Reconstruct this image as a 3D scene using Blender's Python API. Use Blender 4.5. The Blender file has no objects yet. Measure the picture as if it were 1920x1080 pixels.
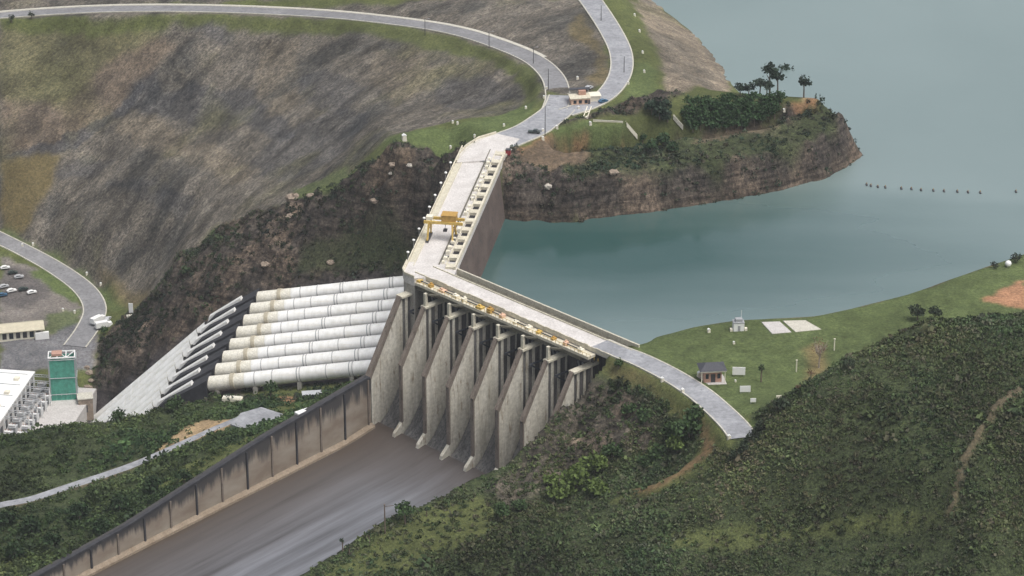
import bpy, math, random
import numpy as np
from mathutils import Vector, Matrix
from mathutils.geometry import delaunay_2d_cdt
random.seed(7); rng = np.random.default_rng(11)
sc = bpy.context.scene; COL = sc.collection

# ------------------------------------------------------------------ camera, sky, sun, exposure
FPX, PITCH = 5600.0, math.radians(24.0)
CAMH = 1180.0*math.sin(PITCH)
cam = bpy.data.cameras.new('camera'); camo = bpy.data.objects.new('camera', cam); COL.objects.link(camo)
camo.location = (0, 0, CAMH); camo.rotation_euler = (math.radians(90)-PITCH, 0, 0)
cam.sensor_width = 36; cam.lens = 36*FPX/1920; cam.clip_start = 5; cam.clip_end = 9000
sc.camera = camo
SUN_DIR = Vector((0.34, -0.24, 0.90)).normalized()
w = bpy.data.worlds.new('World'); sc.world = w; w.use_nodes = True
nt = w.node_tree; nt.nodes.clear()
sky = nt.nodes.new('ShaderNodeTexSky'); sky.sky_type = 'NISHITA'; sky.sun_disc = False
sky.sun_elevation = math.asin(SUN_DIR.z); sky.sun_rotation = math.atan2(SUN_DIR.x, SUN_DIR.y)
sky.air_density = 1.0; sky.dust_density = 6.0; sky.ozone_density = 1.0
hs = nt.nodes.new('ShaderNodeHueSaturation'); hs.inputs['Saturation'].default_value = 0.45
bg = nt.nodes.new('ShaderNodeBackground'); bg.inputs['Strength'].default_value = 0.15
wo = nt.nodes.new('ShaderNodeOutputWorld')
nt.links.new(sky.outputs[0], hs.inputs['Color']); nt.links.new(hs.outputs[0], bg.inputs['Color']); nt.links.new(bg.outputs[0], wo.inputs['Surface'])
sun = bpy.data.lights.new('sun', 'SUN'); sun.energy = 1.5; sun.angle = math.radians(24); sun.color = (1.0, 0.98, 0.95)
suno = bpy.data.objects.new('sun', sun); COL.objects.link(suno); suno.rotation_euler = SUN_DIR.to_track_quat('Z', 'Y').to_euler()
sc.view_settings.view_transform = 'Standard'; sc.view_settings.look = 'None'; sc.view_settings.exposure = 0.20; sc.view_settings.gamma = 1

# ------------------------------------------------------------------ surveying helpers
CP, SP = math.cos(PITCH), math.sin(PITCH)
def ray(u, v):
    x = (u-960)/FPX; y = -(v-540)/FPX
    return np.array([x, CP+y*SP, -SP+y*CP])
def P(u, v, z):
    r = ray(u, v); t = (z-CAMH)/r[2]
    return np.array([r[0]*t, r[1]*t, z])
WL = -7.0
A = P(800, 508, 15); B = P(1150, 657, 15)
e1 = (B-A)[:2]; e1 /= np.linalg.norm(e1); e2 = np.array([e1[1], -e1[0]])
if e2[1] > 0: e2 = -e2
def S(s, t, z): return np.array([A[0]+e2[0]*s+e1[0]*t, A[1]+e2[1]*s+e1[1]*t, z])
C = P(945, 285, 15); C0 = P(848, 508, 15)
av = (C-C0)[:2]; av /= np.linalg.norm(av); nv = np.array([-av[1], av[0]])
def AR(x, y, z): return np.array([C[0]+nv[0]*x-av[0]*y, C[1]+nv[1]*x-av[1]*y, z])   # x downstream, y towards the spillway
FAR = P(880, 305, 15); fx = (FAR-C)[:2]@nv; fy = -((FAR-C)[:2]@av)
PY = [fy+12.3*k for k in range(8)]                     # penstock axes
def pen_z(s):                                           # axis height, s metres from the intake axis
    return np.interp(s, [0, 26, 94, 112, 175], [-37.5, -42, -54.6, -65, -127])
def wall_top(s): return np.interp(s, [-10, 4, 29.5, 81, 148, 181, 260], [8, 8, -21, -28.4, -41.6, -45.6, -56])
def floor_z(s): return np.interp(s, [26, 44, 149, 260], [-41.5, -44.8, -52.4, -61])
def bank_top(s): return np.interp(s, [-5, 5, 28, 40, 57, 72, 112, 142, 260], [12, 11, 7, -2, -11, -10, -11, -15, -32])

# ------------------------------------------------------------------ terrain: surveyed lines -> TIN -> grid
LINES = []
def line(pts, step=7.0):
    p = [np.array(q if len(q) == 4 else P(*q))[:3] for q in pts]
    LINES.append((p, step))
def wl(pts, step=7.0): LINES.append(([np.array(q, float) for q in pts], step))
BERM = [(-300, 60, -11), (0, 30, -5), (200, 18, -1), (400, 18, 2), (600, 27, 5), (750, 42, 8), (850, 58, 10), (930, 82, 11.5), (1000, 112, 13), (1036, 145, 14), (1046, 180, 14.7), (1040, 205, 15)]
CREST = [(1030, -110, 19), (1080, -35, 17.5), (1110, 5, 17), (1143, 55, 16.5), (1164, 100, 16), (1163, 140, 15.8), (1140, 175, 15.5), (1105, 197, 15.2), (1060, 212, 15)]
MAIN = [(899, 303, 15), (911, 287, 15), (932, 271, 15), (960, 259, 15), (992, 246, 15), (1020, 228, 15), (1048, 205, 15), (1058, 180, 15)]
RIGHT = [(1125, 645, 15), (1160, 660, 15), (1205, 678, 15), (1260, 706, 15), (1310, 738, 15), (1350, 772, 15), (1378, 800, 15), (1394, 822, 15)]
VALL = [(-60, 420, -79), (0, 448, -83), (60, 478, -88), (115, 510, -92), (160, 545, -95), (178, 580, -97), (165, 615, -99), (140, 650, -100)]
def offs(pts, d):
    q = np.array([P(*a) for a in pts]); tn = np.gradient(q[:, :2], axis=0); tn /= np.linalg.norm(tn, axis=1)[:, None]
    o = q.copy(); o[:, 0] += -tn[:, 1]*d; o[:, 1] += tn[:, 0]*d; return o
for L, hw in ((BERM, 6), (CREST, 6), (MAIN, 7), (RIGHT, 6), (VALL, 7)):
    wl(offs(L, hw)); wl(offs(L, -hw)); line(L)
# rockfill slope below the berm road
line([(730, 262, 10), (820, 235, 10), (900, 213, 10.5), (970, 200, 11), (1008, 180, 11), (1010, 150, 10.5), (960, 115, 9), (880, 88, 7)])
line([(960, 190, 6), (880, 190, 0), (800, 215, -2), (720, 255, -3), (660, 305, -14)])
line([(650, 332, -17), (600, 352, -24), (540, 372, -33), (470, 400, -44), (400, 432, -54), (340, 480, -66), (300, 530, -78), (270, 575, -89)])
line([(0, 432, -78), (100, 478, -85), (200, 540, -92), (262, 568, -93)])
line([(-200, 380, -70), (-100, 400, -74)])
line([(0, 180, -32), (200, 190, -34), (400, 200, -29), (560, 210, -19), (700, 200, -9)])
line([(0, 320, -58), (150, 330, -60), (300, 340, -52), (430, 350, -43)])
line([(150, 430, -76), (250, 450, -74)])
# crest triangle and beyond
line([(700, -60, 17), (850, -30, 17), (1000, 20, 16), (1060, 90, 15.5)])
line([(300, -120, 18), (500, -100, 18), (800, -90, 19)])
# crest verge, riprap and waterline behind the peninsula neck
line([(1160, 0, 16.5), (1195, 50, 16), (1215, 100, 15.5), (1222, 150, 15), (1225, 185, 14.5)])
line([(1150, -60, WL), (1215, 0, WL), (1260, 30, WL), (1310, 70, WL), (1345, 110, WL), (1368, 145, WL), (1372, 160, WL)])
line([(1300, -60, -30), (1340, 20, -30), (1400, 90, -30), (1440, 130, -30)])
# peninsula
line([(730, 278, 12), (790, 280, 12), (860, 284, 12.5), (905, 290, 13)])
line([(965, 303, 12), (1050, 312, 11.5), (1150, 305, 11.5), (1250, 290, 11), (1350, 275, 11), (1450, 258, 11)])
line([(955, 338, 10), (1050, 342, 9.5), (1150, 336, 9), (1250, 321, 9), (1350, 306, 9), (1450, 287, 9.5), (1530, 262, 10), (1574, 238, 11), (1580, 215, 12), (1566, 197, 13)])
line([(980, 290, 13), (1060, 286, 13.5), (1160, 276, 14), (1250, 262, 13), (1350, 250, 13), (1450, 232, 13), (1520, 205, 13.5)])
line([(1060, 240, 14.5), (1170, 235, 14.5), (1230, 205, 14.5)])
line([(1250, 215, 14), (1350, 200, 14), (1450, 190, 14), (1540, 188, 14)])
line([(1250, 170, 13), (1330, 168, 13), (1380, 172, 12), (1450, 178, 13), (1545, 183, 13.5)])
line([(1390, 195, WL), (1440, 208, WL), (1500, 218, WL), (1560, 226, WL), (1603, 245, WL), (1609, 270, WL), (1598, 302, WL), (1550, 331, WL), (1450, 357, WL), (1350, 374, WL), (1250, 390, WL), (1150, 404, WL), (1050, 408, WL), (960, 413, WL)])
line([(1430, 175, -30), (1520, 195, -30), (1600, 215, -30), (1680, 260, -30), (1640, 330, -30), (1500, 385, -32), (1300, 420, -34), (1100, 445, -36), (1000, 455, -36)])
# reservoir floor
line([(1000, 560, -38), (1200, 560, -38), (1400, 520, -36), (1700, 440, -35), (1900, 300, -35), (1900, 100, -35), (1500, 50, -35)])
# intake arm and spur
wl([AR(-14, y, -38) for y in (40, 75, 110, 128)])
wl([AR(8, y, -44) for y in (22, 60, 110, 150)])
wl([AR(21, 5, -8), AR(21, 12, -38)])
for k in range(8):
    wl([AR(fx+s, PY[k], pen_z(s)-5.2) for s in (2, 16, 50, 94, 112, 140, 175, 190)], 9)
wl([AR(fx+s, PY[0]-5, pen_z(s)-5.0) for s in (6, 16, 50, 94, 112, 140, 175)], 9)
wl([AR(fx+s, PY[7]+8, pen_z(s)-5.0) for s in (16, 50, 94, 112, 140, 175)], 9)
line([(765, 458, -30), (700, 464, -34), (640, 466, -37), (560, 474, -41), (500, 486, -45), (450, 500, -50), (420, 525, -55)])
line([(840, 330, -4), (800, 400, -16), (700, 400, -22), (600, 420, -30), (500, 450, -42), (400, 500, -55), (330, 560, -70)])
line([(850, 300, 6), (780, 310, 4), (700, 320, 0), (650, 350, -14), (560, 385, -30)])
line([(400, 585, -62), (340, 630, -78), (280, 680, -92), (225, 730, -106), (190, 770, -115)])
line([(330, 590, -74), (290, 620, -84), (245, 650, -92), (215, 700, -102)])
line([(250, 585, -92), (220, 620, -96), (195, 645, -99), (184, 690, -105), (182, 740, -111)])
# valley floor
line([(0, 520, -90), (60, 540, -92), (110, 560, -94), (100, 600, -96), (0, 640, -99)])
line([(0, 480, -87), (50, 500, -89)]); line([(-150, 560, -93), (-150, 640, -99), (-150, 700, -101)])
line([(0, 670, -100.5), (80, 675, -101), (165, 680, -101.5)])
line([(0, 730, -108), (80, 735, -108), (170, 735, -109)])
line([(0, 790, -116), (80, 800, -117), (170, 800, -118), (240, 800, -118)])
wl([(-330, 1180, -117), (-230, 1170, -118), (-190, 1160, -118)]); wl([(-330, 1130, -112), (-240, 1120, -110), (-190, 1125, -112)])
# left bank by the training wall
line([(-150, 830, -64), (0, 815, -60), (100, 800, -57), (200, 786, -54), (320, 768, -52), (400, 752, -52), (500, 742, -52), (560, 742, -51), (620, 735, -48), (670, 720, -42)])
wl([S(s, -4, z) for s, z in ((-5, -44), (18, -41), (29, -27), (34, -23.5), (81, -30), (148, -43), (181, -47), (260, -57), (330, -62))])
line([(-60, 965, -55), (0, 948, -54), (130, 915, -51), (250, 874, -47.5), (350, 832, -44), (430, 797, -41), (480, 782, -39.5), (530, 785, -37)])
line([(0, 860, -56), (150, 840, -52), (300, 810, -49), (400, 780, -46)])
line([(0, 1010, -52), (100, 990, -49.5), (250, 930, -46), (350, 880, -42)])
# right bank of the spillway channel
wl([S(s, 104.5, bank_top(s)) for s in (-2, 5, 16, 28, 40, 57, 72, 112, 142, 200, 260, 330)])
wl([S(-16, t, -38) for t in (-10, 30, 70, 95)]); wl([S(-8, t, -44) for t in (0, 40, 90)])
wl([S(-8, 101, 13.5), S(-9, 108, 13.8)]); line([(1185, 652, 14), (1210, 652, 14), (1235, 652, 14)])
line([(1160, 676, 14), (1200, 698, 13.5), (1250, 732, 13), (1300, 770, 12.5), (1335, 808, 12), (1345, 838, 10), (1310, 868, 6), (1255, 897, 1), (1200, 918, -4), (1130, 945, -9)])
line([(1130, 700, 10), (1180, 740, 8), (1230, 790, 5), (1250, 830, 1), (1180, 880, -6), (1100, 900, -11)])
line([(1090, 760, 2), (1080, 820, -5), (1020, 880, -12)])
line([(980, 940, -12), (880, 955, -12), (780, 1005, -13), (680, 1065, -16)])
line([(1380, 850, 13), (1340, 900, 7), (1240, 960, -1), (1100, 1000, -8), (900, 1060, -14)])
# lawn plateau
SH = [(1190, 641, 13.5), (1215, 632, 13.5), (1300, 609, 13.5), (1380, 597, 13.5), (1450, 593, 13.5), (1530, 589, 13.5), (1600, 574, 13.2), (1700, 549, 13.2), (1800, 514, 13.2), (1880, 486, 13.5), (1960, 459, 13.5)]
line(SH)
wl([P(u, v, z)+np.array([-2, 17, -z+WL]) for u, v, z in SH]); wl([P(u, v, z)+np.array([-6, 45, -z-30]) for u, v, z in SH])
line([(1230, 668, 14.3), (1330, 665, 14), (1450, 660, 14), (1550, 640, 13.8), (1700, 600, 13.5), (1850, 545, 14), (1960, 530, 15)])
line([(1370, 750, 14.8), (1440, 745, 14.5), (1520, 700, 14.5), (1650, 640, 14)])
# near hill
CR = [(1400, 832, 16.5), (1422, 800, 18.5), (1440, 783, 21), (1470, 760, 25), (1520, 724, 30), (1560, 695, 33), (1620, 655, 36), (1680, 618, 38), (1725, 596, 39), (1800, 592, 42), (1870, 572, 45), (1925, 560, 47), (2000, 545, 48)]
line(CR)
wl([P(u, v, z)+np.array([-4, 20, -z+15]) for u, v, z in CR[2:]])
line([(1390, 846, 15.5), (1420, 905, 13), (1350, 935, 8), (1250, 980, 0)])
line([(1500, 800, 27), (1600, 760, 33), (1700, 740, 38), (1800, 700, 43), (1920, 660, 47)])
line([(1450, 880, 18), (1560, 860, 24), (1650, 850, 29), (1760, 850, 34), (1830, 800, 41), (1920, 730, 49)])
line([(1300, 1000, 0), (1450, 960, 9), (1600, 950, 16), (1750, 940, 24), (1900, 920, 32)])
line([(1100, 1060, -10), (1300, 1050, -4), (1500, 1010, 5), (1650, 975, 12), (1790, 945, 24)])
line([(1500, 1090, -3), (1650, 1060, 1), (1800, 1040, 6), (1960, 1020, 14)])
line([(1000, 1150, -16), (1300, 1180, -14), (1600, 1200, -6), (1960, 1180, 6)])
wl([(x, 780, z) for x, z in ((-300, -70), (-150, -64), (0, -35), (150, -20), (320, 0))], 40)
# far corners
wl([(-600, 1500, 20), (-600, 1650, 30), (-300, 1680, 20), (-150, 1650, 19)], 60)
wl([(-600, 1400, -10), (-600, 1300, -70), (-600, 1150, -110), (-600, 1000, -60), (-600, 780, -60)], 60)
wl([(60, 1650, -35), (400, 1650, -35), (600, 1600, -35), (600, 1250, -35), (400, 1150, -35)], 60)
wl([(300, 1060, 14), (600, 1080, 20)], 60); wl([(600, 950, 60), (600, 700, 20)], 60)
pts = []
for p, step in LINES:
    for a, b in zip(p[:-1], p[1:]):
        n = max(1, int(np.linalg.norm((b-a)[:2])/step))
        for i in range(n): pts.append(a+(b-a)*i/n)
    pts.append(p[-1])
pts += [np.array(q, float) for q in ((-3500, -800, 40), (3500, -800, 60), (3500, 5000, -35), (-3500, 5000, 60), (0, 0, 60), (-3500, 1500, 40), (3500, 1100, 60), (0, 5000, -30), (-700, 5000, 40), (0, 500, 10))]
pts = np.array(pts)
key = np.round(pts[:, :2]/1.6).astype(int); _, ui = np.unique(key, axis=0, return_index=True); pts = pts[ui]
r = delaunay_2d_cdt([Vector(p[:2]) for p in pts], [], [], 0, 1e-4, True)
TV = np.array([v[:] for v in r[0]]); TZ = np.array([pts[o[0], 2] for o in r[3]]); TF = r[2]
ST = 1.3
X0, X1, Y0, Y1 = -300., 300., 830., 1640.
cx = np.arange(X0, X1+.1, ST); cy = np.arange(Y0, Y1+.1, ST)
lo = lambda a, f, n: a-np.cumsum(f*1.28**np.arange(n))
xs = np.concatenate([lo(X0, 3, 24)[::-1], cx, 2*cx[-1]-lo(cx[-1], 3, 24)]); ys = np.concatenate([lo(Y0, 3, 19)[::-1], cy, 2*cy[-1]-lo(cy[-1], 3, 24)])
xs = xs[(xs > -3400) & (xs < 3400)]; ys = ys[(ys > -780) & (ys < 4950)]
GX, GY = np.meshgrid(xs, ys); GZ = np.zeros_like(GX)
for f in TF:
    a, b, c = TV[f[0]], TV[f[1]], TV[f[2]]
    d = (b[0]-a[0])*(c[1]-a[1])-(c[0]-a[0])*(b[1]-a[1])
    if abs(d) < 1e-9: continue
    i0 = np.searchsorted(xs, min(a[0], b[0], c[0])-1e-6); i1 = np.searchsorted(xs, max(a[0], b[0], c[0])+1e-6)
    j0 = np.searchsorted(ys, min(a[1], b[1], c[1])-1e-6); j1 = np.searchsorted(ys, max(a[1], b[1], c[1])+1e-6)
    if i1 <= i0 or j1 <= j0: continue
    x = GX[j0:j1, i0:i1]; y = GY[j0:j1, i0:i1]
    l1 = ((x-a[0])*(c[1]-a[1])-(c[0]-a[0])*(y-a[1]))/d; l2 = ((b[0]-a[0])*(y-a[1])-(x-a[0])*(b[1]-a[1]))/d
    m = (l1 >= -1e-6) & (l2 >= -1e-6) & (l1+l2 <= 1+1e-6)
    zz = TZ[f[0]]*(1-l1-l2)+TZ[f[1]]*l1+TZ[f[2]]*l2
    GZ[j0:j1, i0:i1][m] = zz[m]
def blur(z, n):
    for _ in range(n):
        q = np.pad(z, 1, mode='edge')
        z = (q[:-2, 1:-1]+q[2:, 1:-1]+q[1:-1, :-2]+q[1:-1, 2:]+4*q[1:-1, 1:-1])/8
    return z
GZ = blur(GZ, 8)
_t = (GX-A[0])*e1[0]+(GY-A[1])*e1[1]
hv = np.clip((_t-125)/25, 0, 1)*np.clip((1010-GY)/30, 0, 1); GZ = GZ*(1-hv)+blur(GZ, 130)*hv
# value noise
_tab = rng.random((256, 256))
def vn(x, y):
    xi = np.floor(x).astype(int); yi = np.floor(y).astype(int); fx_ = x-xi; fy_ = y-yi
    fx_ = fx_*fx_*(3-2*fx_); fy_ = fy_*fy_*(3-2*fy_)
    g = lambda i, j: _tab[i & 255, j & 255]
    return (g(xi, yi)*(1-fx_)+g(xi+1, yi)*fx_)*(1-fy_)+(g(xi, yi+1)*(1-fx_)+g(xi+1, yi+1)*fx_)*fy_
def fbm(x, y, s, o=4):
    t = 0; a = 1; n = 0
    for k in range(o):
        t = t+a*vn(x/s+17.3*k, y/s-9.1*k); n += a; a *= .55; s *= .5
    return t/n
def inpoly(x, y, poly):
    c = np.zeros(x.shape, bool); n = len(poly)
    bx0, by0 = np.min(poly, axis=0)[:2]; bx1, by1 = np.max(poly, axis=0)[:2]
    for i in range(n):
        (xa, ya), (xb, yb) = poly[i][:2], poly[i-1][:2]
        if ya == yb: continue
        c ^= ((ya > y) != (yb > y)) & (x < (xb-xa)*(y-ya)/(yb-ya)+xa)
    return c & (x >= bx0) & (x <= bx1) & (y >= by0) & (y <= by1)
def interp(Z, x, y):
    i = np.clip(np.searchsorted(xs, x)-1, 0, len(xs)-2); j = np.clip(np.searchsorted(ys, y)-1, 0, len(ys)-2)
    a = (x-xs[i])/(xs[i+1]-xs[i]); b = (y-ys[j])/(ys[j+1]-ys[j])
    return Z[j, i]*(1-a)*(1-b)+Z[j, i+1]*a*(1-b)+Z[j+1, i]*(1-a)*b+Z[j+1, i+1]*a*b
def press(q3, hw, fall=5.0):
    global GZ
    best = np.full(GX.shape, 1e9); zz_ = np.zeros(GX.shape)
    for a, b in zip(q3[:-1], q3[1:]):
        d = (b-a)[:2]; t = np.clip(((GX-a[0])*d[0]+(GY-a[1])*d[1])/(d@d), 0, 1)
        e = np.hypot(GX-a[0]-t*d[0], GY-a[1]-t*d[1]); m_ = e < best; best[m_] = e[m_]; zz_[m_] = (a[2]+(b[2]-a[2])*t)[m_]
    k_ = np.clip(1-(best-hw)/fall, 0, 1); k_ = k_*k_*(3-2*k_); GZ = GZ*(1-k_)+zz_*k_
PADC = [(432, 797), (452, 776), (490, 765), (537, 780), (510, 799), (462, 808)]; PADZ = -39.5
PADP = [P(u, v, PADZ)[:2] for u, v in PADC]
for L, hw in ((BERM, 6.5), (CREST, 6.5), (MAIN, 9), (RIGHT, 5.3), (VALL, 6)): press([P(*a) for a in L], hw, 6 if L is not RIGHT else 3.5)
pm = blur(inpoly(GX, GY, [np.array(q)+(np.array(q)-np.mean(PADP, axis=0))*.08 for q in PADP]).astype(float), 3); GZ = GZ*(1-pm)+PADZ*pm
BASE = GZ.copy()
def G(u, v, Z=None):                                    # where the line of sight first meets the ground
    r_ = ray(u, v); Z = BASE if Z is None else Z
    t = np.arange(850, 2600, 1.0); x = r_[0]*t; y = r_[1]*t; z = CAMH+r_[2]*t
    h = interp(Z, x, y); k = np.argmax(z < h)
    if not (z < h).any(): return P(u, v, 0)
    t0, t1 = t[k]-1, t[k]
    for _ in range(12):
        tm = (t0+t1)/2
        if CAMH+r_[2]*tm < interp(Z, r_[0]*tm, r_[1]*tm): t1 = tm
        else: t0 = tm
    return np.array([r_[0]*t1, r_[1]*t1, float(interp(Z, r_[0]*t1, r_[1]*t1))])
# spillway basin cut
sS = (GX-A[0])*e2[0]+(GY-A[1])*e2[1]; sT = (GX-A[0])*e1[0]+(GY-A[1])*e1[1]
# ground classes (plan polygons)
CL = {}
def poly(px): return [G(u, v)[:2] for u, v in px]
def polyz(px): return [P(*q)[:2] for q in px]
wx = GX+(fbm(GX, GY, 9, 3)-.5)*7; wy = GY+(fbm(GX+500, GY, 9, 3)-.5)*7
def mask(pl, soft=1, warp=True):
    m = inpoly(wx if warp else GX, wy if warp else GY, pl).astype(float)
    return blur(m, soft) if soft else m
PALM = {'rockfill': (.116, .108, .094), 'pink': (.140, .112, .085), 'brown': (.135, .11, .055), 'olive': (.088, .102, .038), 'lawn': (.088, .115, .044), 'rock': (.046, .042, .039),
        'veg': (.040, .052, .025), 'soil': (.30, .165, .095), 'riprap': (.215, .185, .145), 'asph': (.15, .15, .155), 'sand': (.40, .29, .17), 'dark': (.055, .052, .055), 'paveing': (.17, .155, .14), 'mud': (.13, .10, .07), 'path': (.17, .11, .062), 'rockbank': (.062, .056, .050), 'edge': (.36, .34, .28), 'slate': (.062, .064, .069), 'tan': (.158, .138, .106)}
col = np.ones(GX.shape+(3,))*np.array(PALM['olive'])
cls = np.zeros(GX.shape+(3,))            # R streaky rockfill, G craggy rock, B vegetation
def paint(name, pl, soft=1, R=0., Gc=0., Bc=0., alpha=1., warp=True):
    m = (mask(pl, soft, warp)*alpha)[..., None]
    global col, cls
    col = col*(1-m)+np.array(PALM[name])*m
    cls = cls*(1-m)+np.array([R, Gc, Bc])*m
    return m[..., 0]
far = 3400
paint('rockfill', poly([(0, 2), (800, 2), (1100, 2), (1135, 60), (1140, 150), (1080, 180), (1030, 170), (1000, 200), (900, 218), (720, 265), (640, 338), (400, 432), (300, 540), (262, 570), (200, 543), (100, 478), (0, 433)])+[np.array([-600, 1380]), np.array([-1500, 1900]), np.array([-200, 2000])], 2, R=1)
paint('rockfill', [np.array(q) for q in ((-1500, 1430), (-200, 1430), (P(1040, -20, 17)[0], P(1040, -20, 17)[1]), (-160, 1800), (-1500, 1900))], 2, R=1)
for pl_, al_ in (([(325, 45), (400, 38), (450, 62), (430, 82), (380, 60), (330, 62)], .6), ([(230, 150), (300, 120), (350, 150), (420, 170), (480, 170), (490, 200), (560, 250), (520, 262), (450, 235), (380, 232), (300, 225), (250, 200)], .7), ([(540, 160), (600, 130), (690, 160), (640, 215), (590, 200)], .55), ([(470, 300), (540, 240), (640, 200), (700, 210), (650, 280), (560, 335), (490, 330)], .55), ([(100, 320), (150, 285), (215, 300), (180, 330)], .6), ([(190, 345), (300, 330), (370, 370), (350, 400), (260, 375)], .55), ([(800, 150), (900, 140), (960, 170), (900, 205), (820, 200)], .55)):
    paint('slate', poly(pl_), 1, R=1, alpha=al_)
for pl_, al_ in (([(205, 225), (250, 215), (330, 245), (420, 285), (480, 320), (450, 350), (350, 300), (250, 270)], .6), ([(300, 130), (350, 125), (350, 165), (310, 168)], .5), ([(490, 80), (560, 70), (560, 200), (500, 225), (480, 150)], .45), ([(700, 90), (800, 95), (820, 160), (740, 200), (690, 150)], .45)):
    paint('tan', poly(pl_), 2, R=1, alpha=al_)
paint('pink', poly([(0, 50), (260, 50), (330, 90), (250, 160), (220, 210), (130, 262), (0, 300)]), 4, R=.7, alpha=.75)
paint('olive', poly([(0, 34), (300, 32), (330, 60), (200, 120), (130, 190), (60, 200), (0, 180)]), 5, R=.6, alpha=.5)
paint('slate', poly([(0, 296), (70, 272), (160, 240), (225, 200), (265, 155), (275, 160), (240, 210), (170, 258), (80, 290), (0, 312)]), 0, R=1, alpha=.8)
paint('brown', poly([(0, 310), (60, 290), (112, 285), (100, 330), (75, 375), (55, 420), (30, 440), (0, 430)]), 2, R=.1)
paint('olive', poly([(0, 34), (400, 26), (700, 38), (850, 68), (930, 95), (1000, 128), (1022, 160), (1005, 200), (960, 225), (985, 175), (960, 140), (900, 112), (700, 66), (400, 46), (0, 58)]), 2, R=.2, alpha=.95)
paint('brown', poly([(1060, 60), (1090, 20), (1110, 60), (1135, 100), (1138, 150), (1100, 165), (1120, 100)]), 3, R=.2, alpha=.8)
paint('lawn', poly([(715, 268), (800, 243), (900, 222), (980, 200), (1010, 185), (1000, 215), (960, 245), (900, 268), (870, 283), (730, 280)]), 2)
# valley
paint('lawn', poly([(0, 425), (100, 470), (200, 535), (275, 560), (265, 580), (205, 570), (150, 520), (60, 472), (0, 445)]), 2, alpha=.85)
paint('brown', poly([(180, 500), (280, 545), (270, 575), (210, 550)]), 3, alpha=.7)
paint('paveing', poly([(0, 470), (60, 500), (150, 570), (190, 590), (185, 650), (175, 690), (0, 700)]), 1)
paint('dark', poly([(0, 488), (55, 505), (100, 545), (60, 575), (0, 570)]), 2, alpha=.6)
paint('asph', poly([(0, 640), (90, 632), (130, 600), (185, 610), (178, 655), (170, 700), (0, 700)]), 1)
paint('lawn', poly([(55, 505), (90, 505), (130, 528), (155, 558), (135, 568), (100, 545)]), 1)
paint('lawn', poly([(90, 590), (140, 585), (155, 575), (150, 600), (110, 620), (0, 638), (0, 628), (80, 615)]), 1, alpha=.8)
# crest verge and riprap
paint('riprap', poly([(1185, 2), (1215, 2), (1260, 32), (1310, 72), (1345, 112), (1370, 150), (1372, 178), (1250, 185), (1235, 120), (1210, 60)])+[], 2, R=.8)
paint('riprap', [P(1165, -40, 15)[:2], P(1240, -10, WL)[:2]+[30, 0], np.array([100, 1900]), np.array([-300, 2300]), P(1090, -90, 19)[:2]], 2, R=.8)
paint('olive', poly([(1150, 2), (1180, 2), (1215, 55), (1240, 110), (1245, 180), (1190, 190), (1190, 130), (1182, 80)]), 3, alpha=.9)
paint('lawn', poly([(1185, 120), (1225, 120), (1235, 180), (1215, 225), (1140, 222), (1110, 215), (1160, 195)]), 2, alpha=.85)
# peninsula
PEN = polyz([(945, 285, 12), (1040, 240, 14), (1240, 175, 14), (1380, 168, 13), (1560, 185, 13)])+polyz([(1500, 205, WL), (1640, 225, WL), (1640, 300, WL), (1560, 345, WL), (1400, 380, WL), (1200, 410, WL), (940, 425, WL)])
paint('rock', PEN, 1, Gc=1, Bc=.3, warp=False)
paint('veg', poly([(960, 305), (1050, 315), (1060, 335), (1200, 342), (1350, 318), (1480, 290), (1570, 255), (1565, 200), (1480, 235), (1300, 255), (1150, 275), (1060, 290)]), 2, Gc=.3, Bc=.8, alpha=.9)
paint('olive', poly([(960, 262), (1100, 225), (1230, 205), (1270, 180), (1545, 186), (1540, 205), (1400, 240), (1280, 258), (1170, 275), (1060, 285), (975, 290)]), 2)
paint('lawn', poly([(1040, 240), (1100, 228), (1165, 232), (1175, 258), (1150, 268), (1060, 275), (1030, 262)]), 1)
paint('soil', poly([(1050, 276), (1160, 268), (1175, 276), (1120, 284), (1070, 290)]), 1, alpha=.75)
paint('soil', poly([(965, 282), (1040, 282), (1060, 290), (975, 294)]), 1, alpha=.6)
paint('mud', poly([(965, 294), (1060, 290), (1110, 300), (1040, 318), (975, 310)]), 2, Gc=.4)
paint('mud', poly([(1280, 262), (1450, 236), (1465, 241), (1300, 272)]), 1, alpha=.7)
paint('soil', poly([(1470, 200), (1510, 192), (1545, 196), (1535, 210), (1490, 222)]), 1, alpha=.75)
paint('sand', poly([(1500, 186), (1545, 187), (1550, 196), (1510, 196)]), 1, alpha=.7)
# dark spur between rockfill and penstocks
SPUR = poly([(858, 284), (720, 284), (655, 330), (560, 372), (470, 405), (395, 440), (335, 485), (295, 540), (262, 580), (225, 605), (190, 640), (175, 700), (178, 790)])+[AR(fx+175, PY[7]+25, 0)[:2], AR(10, PY[7]+25, 0)[:2], AR(10, 0, 0)[:2]]
paint('rock', SPUR, 1, Gc=1, Bc=.5)
paint('mud', poly([(700, 300), (780, 300), (770, 345), (700, 350)]), 4, Gc=.8, alpha=.4)
paint('lawn', poly([(545, 352), (600, 338), (650, 310), (665, 325), (620, 355), (560, 375)]), 2, Bc=.4, alpha=.8)
paint('veg', poly([(560, 470), (640, 440), (760, 430), (800, 440), (770, 505), (640, 512), (560, 520)]), 3, Bc=1, alpha=.8)
paint('dark', [AR(fx+s, PY[0]+o, 0)[:2] for s, o in ((14, -8), (180, -8), (180, 97), (14, 97))], 2, Gc=.5)
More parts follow.
